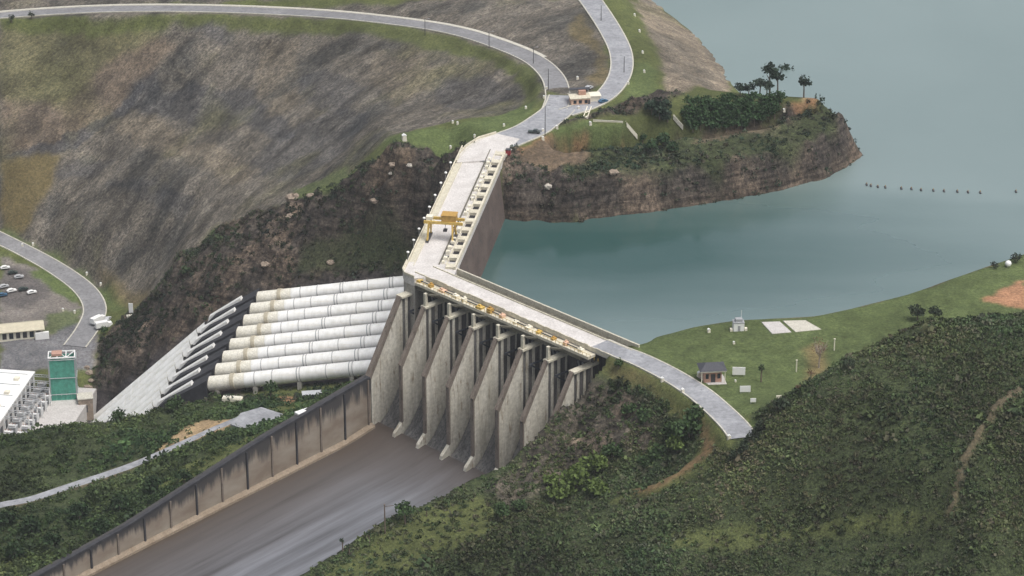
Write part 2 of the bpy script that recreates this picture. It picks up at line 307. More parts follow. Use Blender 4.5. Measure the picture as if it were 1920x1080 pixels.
# left bank
LB = [S(s, -2, 0)[:2] for s in (20, 100, 200, 330)]+[np.array([-330, 830]), np.array([-600, 1000]), np.array([-330, 1110])]+[P(u, v-8, z)[:2] for u, v, z in ((0, 815, -60), (100, 800, -57), (200, 786, -54), (320, 768, -52), (400, 752, -52), (560, 742, -51), (670, 715, -42))]
paint('veg', LB, 1, Bc=1)
paint('olive', poly([(550, 790), (600, 770), (680, 715), (688, 722), (560, 805), (470, 850), (330, 915), (250, 945), (330, 880), (440, 830)]), 1, Bc=.3)
paint('sand', poly([(295, 838), (335, 808), (395, 784), (440, 786), (425, 806), (360, 826), (305, 850)]), 1, alpha=.9)
paint('mud', poly([(20, 945), (150, 905), (300, 845), (340, 835), (330, 845), (160, 915), (20, 955)]), 1, alpha=.6)
paint('olive', poly([(440, 735), (690, 712), (640, 745), (560, 775), (500, 762)]), 2, Bc=.5)
paint('soil', poly([(515, 752), (535, 742), (562, 745), (545, 760)]), 1, alpha=.8)
# right bank
RB = [S(s, 101, 0)[:2] for s in (-10, 60, 150, 330)]+[np.array([330, 700]), np.array([600, 700]), np.array([600, 950])]+[P(u, v+0, z)[:2]+[-2, 14] for u, v, z in CR[::-1][1:]]+poly([(1345, 770), (1280, 730), (1180, 680), (1125, 665)])
paint('veg', RB, 1, Bc=1)
paint('rockbank', poly([(1105, 690), (1150, 720), (1200, 760), (1235, 800), (1210, 840), (1100, 860), (1000, 935), (950, 945), (900, 915), (980, 850), (1040, 770)]), 3, Gc=1, Bc=.42, alpha=.9)
paint('olive', poly([(1125, 668), (1200, 682), (1290, 735), (1345, 780), (1385, 830), (1370, 850), (1300, 800), (1240, 750), (1180, 715), (1130, 695)]), 1, Bc=.1)
paint('brown', poly([(1130, 672), (1180, 690), (1220, 725), (1180, 722), (1140, 700)]), 2, Bc=.1, alpha=.9)
paint('olive', poly([(1350, 780), (1365, 830), (1340, 870), (1260, 905), (1180, 930), (1130, 950), (1190, 910), (1290, 865), (1320, 830), (1310, 790)]), 1, Bc=.3, alpha=.8)
paint('path', poly([(1170, 690), (1240, 730), (1300, 775), (1338, 815), (1345, 845), (1290, 880), (1190, 925), (1180, 920), (1270, 880), (1325, 845), (1320, 815), (1280, 775), (1220, 735)]), 1, alpha=.85)
paint('olive', poly([(600, 1078), (700, 1000), (820, 945), (900, 925), (1000, 985), (900, 1010), (800, 1050), (720, 1078)]), 2, Bc=.6, alpha=.7)
paint('olive', poly([(1150, 1035), (1400, 985), (1600, 950), (1780, 935), (1900, 928), (1700, 960), (1500, 1000), (1300, 1040)]), 3, Bc=.5, alpha=.7)
paint('olive', poly([(1125, 668), (1200, 684), (1290, 737), (1350, 790), (1340, 800), (1260, 760), (1180, 722), (1135, 700)]), 1, Bc=0., alpha=.9)
paint('brown', poly([(1135, 676), (1190, 694), (1235, 726), (1200, 728), (1150, 708)]), 2, Bc=0., alpha=.8)
paint('olive', poly([(620, 1078), (700, 1010), (800, 955), (900, 930), (960, 960), (940, 1000), (840, 1030), (740, 1078)]), 2, Bc=.25, alpha=.8)
# lawn
LAWN = [P(*q)[:2]+[0, 3] for q in SH]+[np.array([600, 1110]), np.array([600, 1000])]+[P(u, v, z)[:2]+[-2, 14] for u, v, z in CR[::-1][1:]]+poly([(1420, 785), (1365, 755), (1290, 705), (1200, 662)])
paint('lawn', LAWN, 1)
paint('mud', [P(*q)[:2]+[0, 6] for q in SH]+[P(*q)[:2]+[0, -0.5] for q in SH[::-1]], 1, alpha=.8)
paint('mud', [P(*q)[:2]+[0, 45] for q in SH]+[P(*q)[:2]+[0, 2] for q in SH[::-1]], 1, alpha=1)
paint('edge', [P(*q)[:2]+[0, 4.0] for q in SH]+[P(*q)[:2]+[0, .8] for q in SH[::-1]], 0, alpha=.9, warp=False)
paint('soil', poly([(1845, 560), (1880, 540), (1918, 526), (1918, 558)])+[np.array([230, 1010]), np.array([225, 1000])], 1)
paint('soil', poly([(1505, 650), (1545, 640), (1545, 700), (1515, 725)]), 4, alpha=.35)
paint('mud', poly([(1905, 715), (1850, 770), (1810, 840), (1785, 900), (1770, 945), (1785, 945), (1808, 880), (1835, 820), (1870, 770), (1918, 728)]), 1, alpha=.7)
# surface relief
rocky, craggy, veg = cls[..., 0], cls[..., 1], cls[..., 2]
fd = np.array([-.82, -.57])
al = GX*fd[0]+GY*fd[1]; ac = -GX*fd[1]+GY*fd[0]
rel = (fbm(al/2.2, ac, 4, 3)-.5)*2.4*rocky+(fbm(GX, GY, 30, 3)-.5)*5*np.maximum(rocky, 0)*.8
cr = np.abs(fbm(GX, GY, 16, 5)-.5)*2
rel += hv*veg*((fbm(GX, GY, 55, 3)-.5)*16+(fbm(GX+40, GY, 22, 3)-.5)*6)
rel += (1-cr*3.2)*3.2*craggy+(fbm(GX*1.5, GY*1.5, 5, 3)-.5)*3.0*craggy+(fbm(GX, GY, 14, 4)-.5)*3.5*veg+(fbm(GX, GY, 20, 2)-.5)*.5
# roads stay flat
rd = np.full(GX.shape, 1e9)
def dist_to(L, add=0):
    global rd
    q = np.array([P(*a)[:2] for a in L])
    for a, b in zip(q[:-1], q[1:]):
        d = b-a; t = np.clip(((GX-a[0])*d[0]+(GY-a[1])*d[1])/(d@d), 0, 1)
        rd = np.minimum(rd, np.hypot(GX-a[0]-t*d[0], GY-a[1]-t*d[1])-add)
for L in (BERM, CREST, MAIN, RIGHT, VALL): dist_to(L, 6)
LPATH = [(-60, 965), (0, 948), (60, 936), (130, 913), (250, 873), (350, 830), (410, 803), (450, 786)]
core = (GX > X0-40) & (GX < X1+40) & (GY > Y0-40) & (GY < Y1+40)
fl = np.clip(rd/8, 0, 1)
pdz = np.abs((GX-AR(0, 0, 0)[0])*nv[0]+(GY-AR(0, 0, 0)[1])*nv[1])
pads = np.zeros(GX.shape)
for k in range(8):
    a, b = AR(fx+10, PY[k], 0)[:2], AR(fx+180, PY[k], 0)[:2]; d = b-a; t = np.clip(((GX-a[0])*d[0]+(GY-a[1])*d[1])/(d@d), 0, 1)
    pads = np.maximum(pads, np.clip(1.6-np.hypot(GX-a[0]-t*d[0], GY-a[1]-t*d[1])/6, 0, 1))
flatp = [G(u, v)[:2] for u, v in LPATH]
pdp = np.full(GX.shape, 1e9)
for a, b in zip(flatp[:-1], flatp[1:]):
    d = b-a; t = np.clip(((GX-a[0])*d[0]+(GY-a[1])*d[1])/(d@d), 0, 1); pdp = np.minimum(pdp, np.hypot(GX-a[0]-t*d[0], GY-a[1]-t*d[1]))
fl = fl*np.clip((pdp-2.5)/4, 0, 1)*(1-pm)
GZ = BASE+rel*fl*(1-.9*pads)*core
aX = (GX-C[0])*nv[0]+(GY-C[1])*nv[1]; aY = -((GX-C[0])*av[0]+(GY-C[1])*av[1])
GZ = np.where((aX > -1) & (aX < 19.5) & (aY > -6) & (aY < 30), np.minimum(GZ, 12.0), GZ)
GZ = np.where((aX > -4) & (aX < 24) & (aY > -25) & (aY <= -6), np.minimum(GZ, 14.6), GZ)
near_wall = (sT > -14) & (sT < -2) & (sS > 0)
wt = wall_top(sS)
GZ = np.where(near_wall & (sS > 30), np.minimum(GZ, wt-1.0), GZ)
GZ = np.where(near_wall & (sS <= 30), np.minimum(GZ, wt-2.0), GZ)
wch = (sS > -9) & (sS < 420) & (sT > -2.7) & (sT < 102.8)
GZ = np.where(wch, np.where(sS < 26, -46, floor_z(sS)-2.0), GZ)
# colour variation of the ground itself
v1 = fbm(GX, GY, 28, 4); v2 = fbm(GX+99, GY+31, 5, 3); v3 = fbm(al/2.5, ac, 6, 5)
mul = 1+(v1-.5)*(.7-.35*np.clip(rocky, 0, 1))+(v2-.5)*.5
mul += rocky*((v3-.5)*1.3)
bl = np.clip((fbm((al+300)/1.5, ac, 26, 5)-.50)*7, 0, 1)*rocky
col = col*(1-.42*bl[..., None]*np.array([1, .92, .82]))
gr = np.clip((fbm(GX-300, GY+77, 34, 4)-.56)*6, 0, 1)*np.clip(rocky, 0, 1)*.5
col = col*(1-gr[..., None])+np.array([.12, .12, .06])*gr[..., None]
tanp = np.clip((fbm(GX, GY+700, 14, 4)-.55)*6, 0, 1)*craggy*.5
col = col*(1-tanp[..., None])+np.array([.13, .105, .085])*tanp[..., None]
shore = craggy*np.clip(1-(GZ-WL)/7, 0, 1)*(GX > -10)*(GY > 1080)*.55           # pale washed rock at the drawdown line
col = col*(1-shore[..., None])+np.array([.098, .080, .063])*shore[..., None]
col = np.clip(col*mul[..., None], .01, .8)

# ------------------------------------------------------------------ materials
def new_mat(name):
    m = bpy.data.materials.new(name); m.use_nodes = True; n = m.node_tree.nodes; l = m.node_tree.links
    return m, n, l, n['Principled BSDF']
def noise(n, l, vec, scale, detail=4, rough=.6):
    t = n.new('ShaderNodeTexNoise'); t.inputs['Scale'].default_value = scale; t.inputs['Detail'].default_value = detail; t.inputs['Roughness'].default_value = rough
    if vec is not None: l.new(vec, t.inputs['Vector'])
    return t.outputs['Fac']
def ramp(n, l, src, a, b, va, vb):
    r_ = n.new('ShaderNodeMapRange'); r_.inputs['From Min'].default_value = a; r_.inputs['From Max'].default_value = b
    r_.inputs['To Min'].default_value = va; r_.inputs['To Max'].default_value = vb; l.new(src, r_.inputs['Value']); return r_.outputs['Result']
def mixc(n, l, fac, a, b, mode='MIX'):
    m = n.new('ShaderNodeMix'); m.data_type = 'RGBA'; m.blend_type = mode
    for s_, v_ in ((m.inputs[0], fac), (m.inputs[6], a), (m.inputs[7], b)):
        if hasattr(v_, 'is_linked'): l.new(v_, s_)
        elif isinstance(v_, (int, float)): s_.default_value = v_
        else: s_.default_value = (*v_, 1)
    return m.outputs[2]
def texvec(n, l, scale=(1, 1, 1), kind='Object', rot=(0, 0, 0)):
    tc = n.new('ShaderNodeTexCoord'); mp = n.new('ShaderNodeMapping'); mp.inputs['Scale'].default_value = scale; mp.inputs['Rotation'].default_value = rot
    l.new(tc.outputs[kind], mp.inputs['Vector']); return mp.outputs[0]
def bump(n, l, b, h, st=.5, dist=.3):
    bp = n.new('ShaderNodeBump'); bp.inputs['Strength'].default_value = st; bp.inputs['Distance'].default_value = dist
    l.new(h, bp.inputs['Height']); l.new(bp.outputs[0], b.inputs['Normal'])
def stone(name, c1, c2, scale=(.3, .3, .3), rough=.9, c3=None, th=.55, b=.25, fine=1.5):
    m, n, l, p = new_mat(name); v = texvec(n, l, scale)
    f = ramp(n, l, noise(n, l, v, 1, 6, .65), .32, .68, 0, 1); c = mixc(n, l, f, c1, c2)
    if c3 is not None:
        f2 = ramp(n, l, noise(n, l, v, 2.7, 5, .7), th, th+.12, 0, .85); c = mixc(n, l, f2, c, c3)
    v2 = texvec(n, l); nf = noise(n, l, v2, fine, 4, .7); c = mixc(n, l, 1.0, c, mixc(n, l, ramp(n, l, nf, .3, .7, 0, 1), (.75, .75, .75), (1.2, 1.2, 1.2)), 'MULTIPLY')
    l.new(c, p.inputs['Base Color']); p.inputs['Roughness'].default_value = rough; p.inputs['Specular IOR Level'].default_value = .25
    if b: bump(n, l, p, nf, b, .2)
    return m
def paintm(name, c, rough=.5, var=.12, scale=1.2, metal=0):
    m, n, l, p = new_mat(name); v = texvec(n, l); f = ramp(n, l, noise(n, l, v, scale, 5, .65), .3, .7, 0, 1)
    l.new(mixc(n, l, f, tuple(x*(1-var) for x in c), tuple(min(1, x*(1+var)) for x in c)), p.inputs['Base Color'])
    p.inputs['Roughness'].default_value = rough; p.inputs['Metallic'].default_value = metal; return m
def foliage(name):
    m, n, l, p = new_mat(name); at = n.new('ShaderNodeAttribute'); at.attribute_name = 'col'; l.new(at.outputs['Color'], p.inputs['Base Color'])
    p.inputs['Roughness'].default_value = .75; p.inputs['Specular IOR Level'].default_value = .15
    return m
M = {}
# ground
m, n, l, p = new_mat('ground'); at = n.new('ShaderNodeAttribute'); at.attribute_name = 'col'; at2 = n.new('ShaderNodeAttribute'); at2.attribute_name = 'cls'
sp = n.new('ShaderNodeSeparateColor'); l.new(at2.outputs['Color'], sp.inputs[0])
tc = n.new('ShaderNodeTexCoord'); v0 = tc.outputs['Object']
ang = math.atan2(fd[1], fd[0])
mp = n.new('ShaderNodeMapping'); mp.vector_type = 'TEXTURE'; mp.inputs['Rotation'].default_value = (0, 0, ang); mp.inputs['Scale'].default_value = (4.2, 1.15, 3); l.new(v0, mp.inputs['Vector'])
streak = noise(n, l, mp.outputs[0], 1.0, 5, .7); fine = noise(n, l, v0, .9, 6, .75); med = noise(n, l, v0, .22, 5, .65)
c = mixc(n, l, 1.0, at.outputs['Color'], mixc(n, l, ramp(n, l, fine, .34, .66, 0, 1), (.58, .58, .58), (1.42, 1.42, 1.42)), 'MULTIPLY')
c = mixc(n, l, 1.0, c, mixc(n, l, ramp(n, l, med, .34, .66, 0, 1), (.85, .86, .88), (1.15, 1.13, 1.1)), 'MULTIPLY')
cs = mixc(n, l, 1.0, c, mixc(n, l, ramp(n, l, streak, .36, .64, 0, 1), (.66, .66, .68), (1.34, 1.32, 1.28)), 'MULTIPLY')
c = mixc(n, l, sp.outputs[0], c, cs)
cg = mixc(n, l, 1.0, c, mixc(n, l, ramp(n, l, noise(n, l, texvec(n, l, (.5, .5, .25)), 1.0, 6, .75), .36, .64, 0, 1), (.42, .42, .44), (1.75, 1.68, 1.6)), 'MULTIPLY')
c = mixc(n, l, sp.outputs[1], c, cg)
st_ = mixc(n, l, 1.0, c, mixc(n, l, ramp(n, l, noise(n, l, texvec(n, l, (.05, .05, .55)), 1.0, 5, .7), .36, .64, 0, 1), (.45, .45, .46), (1.6, 1.55, 1.5)), 'MULTIPLY')
c = mixc(n, l, sp.outputs[1], c, st_)
vg = mixc(n, l, 1.0, c, mixc(n, l, ramp(n, l, noise(n, l, v0, 1.3, 5, .8), .40, .60, 0, 1), (.42, .45, .45), (1.7, 1.65, 1.5)), 'MULTIPLY')
c = mixc(n, l, sp.outputs[2], c, vg)
l.new(c, p.inputs['Base Color']); p.inputs['Roughness'].default_value = .95; p.inputs['Specular IOR Level'].default_value = .15
s2_ = noise(n, l, mp.outputs[0], 2.6, 3, .8)
c2_ = mixc(n, l, 1.0, c, mixc(n, l, ramp(n, l, s2_, .38, .62, 0, 1), (.55, .55, .57), (1.5, 1.46, 1.38)), 'MULTIPLY')
c = mixc(n, l, sp.outputs[0], c, c2_); l.new(c, p.inputs['Base Color'])
mx = n.new('ShaderNodeMath'); mx.operation = 'ADD'; l.new(fine, mx.inputs[0]); l.new(streak, mx.inputs[1]); bump(n, l, p, mx.outputs[0], .55, 1.0); M['ground'] = m
# water
m, n, l, p = new_mat('water'); v = texvec(n, l, (1, 1, 1)); ra = noise(n, l, v, .21, 4, .6); rb = noise(n, l, v, .006, 4, .55)
rc = noise(n, l, texvec(n, l, (.0035, .014, 1), rot=(0, 0, .25)), 1, 4, .6)
# calm near shore, wind-ruffled beyond; base colour paints in cliff reflection and sky sheen
lee_reflect = Vector(P(1130, 470, WL)); tcw = n.new('ShaderNodeTexCoord'); mpw = n.new('ShaderNodeMapping'); mpw.inputs['Location'].default_value = (-lee_reflect.x/120, -lee_reflect.y/62, 0); mpw.inputs['Scale'].default_value = (1/120, 1/62, 0)
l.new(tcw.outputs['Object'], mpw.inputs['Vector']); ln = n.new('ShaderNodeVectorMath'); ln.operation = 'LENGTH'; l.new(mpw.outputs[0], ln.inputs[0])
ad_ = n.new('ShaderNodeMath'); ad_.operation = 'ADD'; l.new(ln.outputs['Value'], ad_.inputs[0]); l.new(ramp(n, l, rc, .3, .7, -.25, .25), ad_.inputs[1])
wind_sheen = ramp(n, l, ad_.outputs[0], .35, 1.7, 0, 1)
l.new(mixc(n, l, wind_sheen, (.030, .072, .068), mixc(n, l, ramp(n, l, rb, .35, .65, 0, 1), (.115, .175, .168), (.145, .208, .200))), p.inputs['Base Color'])
l.new(ramp(n, l, wind_sheen, 0, 1, .10, .42), p.inputs['Roughness']); l.new(ramp(n, l, wind_sheen, 0, 1, 1.33, 3.0), p.inputs['IOR'])
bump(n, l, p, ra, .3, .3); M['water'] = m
M['concrete'] = stone('concrete', (.30, .285, .25), (.40, .385, .35), (.25, .25, .05), c3=(.15, .125, .095), th=.56)
M['pier_side'] = stone('pier_concrete', (.43, .405, .335), (.64, .615, .54), (.30, .30, .04), c3=(.24, .19, .13), th=.55, fine=.8)
M['pier_top'] = stone('pier_coping', (.14, .115, .095), (.22, .185, .155), (.4, .4, .1), c3=(.07, .06, .05), th=.55)
M['strip'] = stone('walkway_concrete', (.46, .43, .34), (.58, .55, .45), (.4, .4, .4))
M['deck'] = stone('deck_concrete', (.48, .455, .43), (.62, .595, .57), (.15, .15, .15), c3=(.45, .42, .38), th=.6, b=.1)
M['parapet'] = stone('parapet_concrete', (.50, .46, .36), (.66, .62, .5), (.4, .4, .4), c3=(.3, .24, .14), th=.62)
M['brownwall'] = stone('upstream_concrete', (.085, .065, .057), (.135, .105, .09), (.1, .1, .12), c3=(.06, .055, .055), th=.56)
M['ogee'] = stone('chute_concrete', (.07, .066, .062), (.19, .185, .175), (.5, .8, .04), c3=(.04, .04, .045), th=.5)  # dark tone covers water stains and painted-in shade between the piers
M['gate'] = stone('gate_steel', (.035, .04, .05), (.10, .11, .125), (.9, .9, .08), rough=.6)
M['rib'] = stone('gate_rib_steel', (.26, .27, .28), (.38, .39, .4), (.5, .5, .2), rough=.6)
M['girder'] = stone('girder_concrete', (.10, .095, .075), (.19, .18, .14), (.4, .4, .4))
M['yellow'] = paintm('yellow_paint', (.55, .38, .10), .5, .25, .9)
M['ochre'] = paintm('ochre_paint', (.42, .25, .06), .5, .25, .9)
M['orange'] = paintm('orange_paint', (.45, .17, .06), .55, .2)
M['white'] = paintm('white_paint', (.78, .78, .76), .5, .05)
M['cream'] = paintm('cream_paint', (.72, .68, .56), .6, .08)
M['grey'] = paintm('grey_metal', (.30, .31, .32), .5, .15)
M['darkgrey'] = paintm('dark_metal', (.05, .05, .055), .5, .2)
M['black'] = paintm('recess_shade', (.015, .015, .017), .9, .2)  # near-black colour standing in for the shade inside slots and openings
M['glass'] = paintm('window_glass', (.03, .04, .05), .15, .1)
M['rubber'] = paintm('tyre_rubber', (.02, .02, .02), .8, .1)
M['roofdark'] = paintm('dark_roof_tiles', (.05, .052, .062), .7, .25, 2)
M['pinkwall'] = paintm('pink_brick', (.42, .25, .19), .8, .2, 2)
M['peach'] = paintm('peach_render', (.62, .42, .30), .8, .15, 1)
M['green'] = paintm('green_netting', (.07, .28, .21), .7, .3, .5)
M['jointbrown'] = paintm('rusty_joint', (.40, .36, .27), .7, .2, 1.5)
M['ringgrey'] = paintm('ring_grey', (.38, .38, .38), .6, .2)
M['beigeroof'] = paintm('beige_roof', (.48, .44, .33), .8, .12, .6)
M['bark'] = stone('bark', (.12, .09, .07), (.2, .16, .13), (1, 1, .4))
M['palebark'] = stone('pale_bark', (.3, .25, .21), (.42, .36, .3), (1, 1, .4))
M['anchor'] = stone('dark_anchor_concrete', (.026, .027, .032), (.055, .055, .060), (.4, .4, .2))  # near-black concrete tone, slightly mottled
M['leaf'] = foliage('foliage')
# penstock paint: white with grey weathering streaks round the shell
m, n, l, p = new_mat('penstock_paint'); v = texvec(n, l, (.5, .25, .25))
c = mixc(n, l, ramp(n, l, noise(n, l, v, 1, 5, .7), .35, .65, 0, 1), (.68, .68, .65), (.82, .82, .80))
c = mixc(n, l, ramp(n, l, noise(n, l, texvec(n, l, (.035, .9, .9)), 1, 3, .6), .55, .7, 0, .5), c, (.62, .58, .46))
l.new(c, p.inputs['Base Color']); p.inputs['Roughness'].default_value = .5; M['pipe'] = m
M['pipeold'] = stone('stained_penstock_paint', (.58, .55, .45), (.72, .70, .62), (.3, .3, .3), rough=.6, b=0)
# roads
def asphalt(name, c1, c2): return stone(name, c1, c2, (.12, .12, .12), .85, c3=tuple(x*.75 for x in c1), th=.58, b=.1, fine=.6)
M['road'] = asphalt('pale_asphalt', (.22, .226, .24), (.33, .337, .355)); M['roaddark'] = asphalt('dark_asphalt', (.17, .17, .175), (.24, .24, .245))
M['kerb'] = stone('kerb_concrete', (.42, .40, .34), (.55, .53, .46), (.5, .5, .5)); M['slab'] = stone('slab_concrete', (.42, .40, .38), (.52, .5, .48), (.3, .3, .3))
# training wall with dark run-off stains hanging from its top
m, n, l, p = new_mat('training_wall_concrete'); at = n.new('ShaderNodeAttribute'); at.attribute_name = 'h'
v = texvec(n, l, (.35, .35, .03)); nn = noise(n, l, v, 1, 5, .65)
ad = n.new('ShaderNodeMath'); ad.operation = 'ADD'; l.new(at.outputs['Fac'], ad.inputs[0]); l.new(nn, ad.inputs[1])
c = mixc(n, l, ramp(n, l, noise(n, l, texvec(n, l, (.08, .08, .15)), 1, 5, .6), .35, .65, 0, 1), (.19, .15, .115), (.28, .245, .20))
c = mixc(n, l, ramp(n, l, ad.outputs[0], 1.12, 1.34, 0, .95), c, (.035, .034, .036)); l.new(c, p.inputs['Base Color']); p.inputs['Roughness'].default_value = .9; M['twall'] = m
# channel floor: flow streaks down its length, wet middle
m, n, l, p = new_mat('channel_concrete'); v = texvec(n, l, (.004, .13, .1)); nn = noise(n, l, v, 1, 6, .65)
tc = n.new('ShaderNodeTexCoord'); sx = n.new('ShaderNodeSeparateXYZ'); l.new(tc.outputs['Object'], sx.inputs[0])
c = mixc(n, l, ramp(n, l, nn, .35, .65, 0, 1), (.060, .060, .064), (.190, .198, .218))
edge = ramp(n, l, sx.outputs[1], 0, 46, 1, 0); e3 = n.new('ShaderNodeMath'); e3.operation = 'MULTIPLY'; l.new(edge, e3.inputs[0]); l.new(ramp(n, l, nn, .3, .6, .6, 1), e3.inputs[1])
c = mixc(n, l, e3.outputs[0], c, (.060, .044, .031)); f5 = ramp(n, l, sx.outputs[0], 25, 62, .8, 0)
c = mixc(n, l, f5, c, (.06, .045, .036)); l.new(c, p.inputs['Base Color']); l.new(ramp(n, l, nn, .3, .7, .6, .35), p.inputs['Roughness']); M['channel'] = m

# ------------------------------------------------------------------ mesh helpers
class MB:
    def __init__(s): s.v = []; s.f = []
    def add(s, vs, fs): o = len(s.v); s.v += [tuple(map(float, q)) for q in vs]; s.f += [tuple(i+o for i in f) for f in fs]; return s
    def box(s, x0, y0, z0, x1, y1, z1):
        return s.add([(x0, y0, z0), (x1, y0, z0), (x1, y1, z0), (x0, y1, z0), (x0, y0, z1), (x1, y0, z1), (x1, y1, z1), (x0, y1, z1)], [(3, 2, 1, 0), (4, 5, 6, 7), (0, 1, 5, 4), (1, 2, 6, 5), (2, 3, 7, 6), (3, 0, 4, 7)])
    def bar(s, a, b, w_=.3, h_=None):
        a, b = Vector(a), Vector(b); h_ = h_ or w_; d = (b-a).normalized(); u = d.cross(Vector((0, 0, 1)))
        u = Vector((1, 0, 0)) if u.length < 1e-4 else u.normalized(); q = u.cross(d).normalized(); u = u*w_/2; q = q*h_/2
        return s.add([a-u-q, a+u-q, a+u+q, a-u+q, b-u-q, b+u-q, b+u+q, b-u+q], [(0, 1, 2, 3), (7, 6, 5, 4), (1, 0, 4, 5), (2, 1, 5, 6), (3, 2, 6, 7), (0, 3, 7, 4)])
    def tube(s, path, r_, n=8, caps=None):
        caps = (n < 20) if caps is None else caps
        path = [Vector(q) for q in path]; rs = r_ if isinstance(r_, (list, tuple)) else [r_]*len(path); vs = []; fs = []
        for i, q in enumerate(path):
            d = (path[min(i+1, len(path)-1)]-path[max(i-1, 0)]).normalized(); u = d.cross(Vector((0, 0, 1)))
            u = Vector((1, 0, 0)) if u.length < 1e-3 else u.normalized(); t = d.cross(u).normalized()
            for k in range(n): a = 2*math.pi*k/n; vs.append(q+(u*math.cos(a)+t*math.sin(a))*rs[i])
        for i in range(len(path)-1):
            for k in range(n): fs.append((i*n+k, i*n+(k+1) % n, (i+1)*n+(k+1) % n, (i+1)*n+k))
        if caps: fs.append(tuple(range(n))[::-1]); fs.append(tuple((len(path)-1)*n+k for k in range(n)))
        return s.add(vs, fs)
    def prism(s, poly_, axis, a, b):       # polygon in the two other axes, extruded along axis
        n = len(poly_)
        def mk(q, c): return {'y': (q[0], c, q[1]), 'x': (c, q[0], q[1]), 'z': (q[0], q[1], c)}[axis]
        vs = [mk(q, a) for q in poly_]+[mk(q, b) for q in poly_]
        return s.add(vs, [tuple(range(n)), tuple(range(2*n-1, n-1, -1))]+[(i, i+n, (i+1) % n+n, (i+1) % n) for i in range(n)])
    def build(s, name, mat, parent=None, smooth=False, loc=None):
        me = bpy.data.meshes.new(name); me.from_pydata(s.v, [], s.f); me.materials.append(mat)
        import bmesh
        bm = bmesh.new(); bm.from_mesh(me); bmesh.ops.recalc_face_normals(bm, faces=bm.faces); bm.to_mesh(me); bm.free()
        if smooth: me.polygons.foreach_set('use_smooth', [True]*len(me.polygons))
        o = bpy.data.objects.new(name, me); COL.objects.link(o)
        if parent: o.parent = parent
        if loc is not None: o.location = loc
        return o
def tag(o, label=None, cat=None, group=None, kind=None):
    for k_, v_ in (('label', label), ('category', cat), ('group', group), ('kind', kind)):
        if v_: o[k_] = v_
    return o
def empty(name, loc, rz=0, label=None, cat=None, group=None):
    o = bpy.data.objects.new(name, None); COL.objects.link(o); o.location = loc; o.rotation_euler = (0, 0, rz); o.empty_display_size = .5
    return tag(o, label, cat, group)
def copy_tree(o, parent=None):
    c = o.copy(); COL.objects.link(c); c.parent = parent
    for ch in [q for q in bpy.data.objects if q.parent == o]: copy_tree(ch, c)
    return c
def fast_mesh(name, V, Fq, mat, cols=None):
    me = bpy.data.meshes.new(name); nv_, nf = len(V), len(Fq); k = Fq.shape[1]
    me.vertices.add(nv_); me.vertices.foreach_set('co', V.astype(np.float32).ravel())
    me.loops.add(nf*k); me.loops.foreach_set('vertex_index', Fq.astype(np.int32).ravel())
    me.polygons.add(nf); me.polygons.foreach_set('loop_start', np.arange(nf, dtype=np.int32)*k)
    me.update(calc_edges=True)
    if cols is not None:
        a = me.attributes.new('col', 'FLOAT_COLOR', 'POINT'); c4 = np.ones((nv_, 4), np.float32); c4[:, :3] = cols; a.data.foreach_set('color', c4.ravel())
    me.materials.append(mat); return me

# terrain object
ny, nx = GX.shape
idx = np.arange(ny*nx).reshape(ny, nx)
F = np.stack([idx[:-1, :-1], idx[:-1, 1:], idx[1:, 1:], idx[1:, :-1]], -1).reshape(-1, 4)
V = np.stack([GX, GY, GZ], -1).reshape(-1, 3)
me = fast_mesh('terrain', V, F, M['ground'], col.reshape(-1, 3))
a = me.attributes.new('cls', 'FLOAT_COLOR', 'POINT'); c4 = np.ones((len(V), 4), np.float32); c4[:, :3] = cls.reshape(-1, 3); a.data.foreach_set('color', c4.ravel())
me.polygons.foreach_set('use_smooth', np.ones(len(F), bool))
o = bpy.data.objects.new('terrain', me); COL.objects.link(o); tag(o, kind='structure')
def gz(x, y): return float(interp(GZ, np.array(x), np.array(y)))
def GG(u, v): return G(u, v, GZ)

# water
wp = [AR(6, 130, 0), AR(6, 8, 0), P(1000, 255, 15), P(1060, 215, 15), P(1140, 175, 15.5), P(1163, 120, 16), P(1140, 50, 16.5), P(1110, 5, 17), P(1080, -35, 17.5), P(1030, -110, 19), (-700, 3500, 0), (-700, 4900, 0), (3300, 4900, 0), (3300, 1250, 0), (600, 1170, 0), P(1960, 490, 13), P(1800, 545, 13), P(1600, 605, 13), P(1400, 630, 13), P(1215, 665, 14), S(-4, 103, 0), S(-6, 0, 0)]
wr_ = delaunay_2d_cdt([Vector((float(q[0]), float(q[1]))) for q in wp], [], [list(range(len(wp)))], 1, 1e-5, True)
o = MB().add([(q[0], q[1], WL) for q in wr_[0]], [tuple(f) for f in wr_[2] if inpoly(*[np.array([np.mean([wr_[0][i_][c_] for i_ in f])]) for c_ in (0, 1)], [np.array(q[:2], float) for q in wp])[0]]).build('water', M['water']); tag(o, kind='structure')

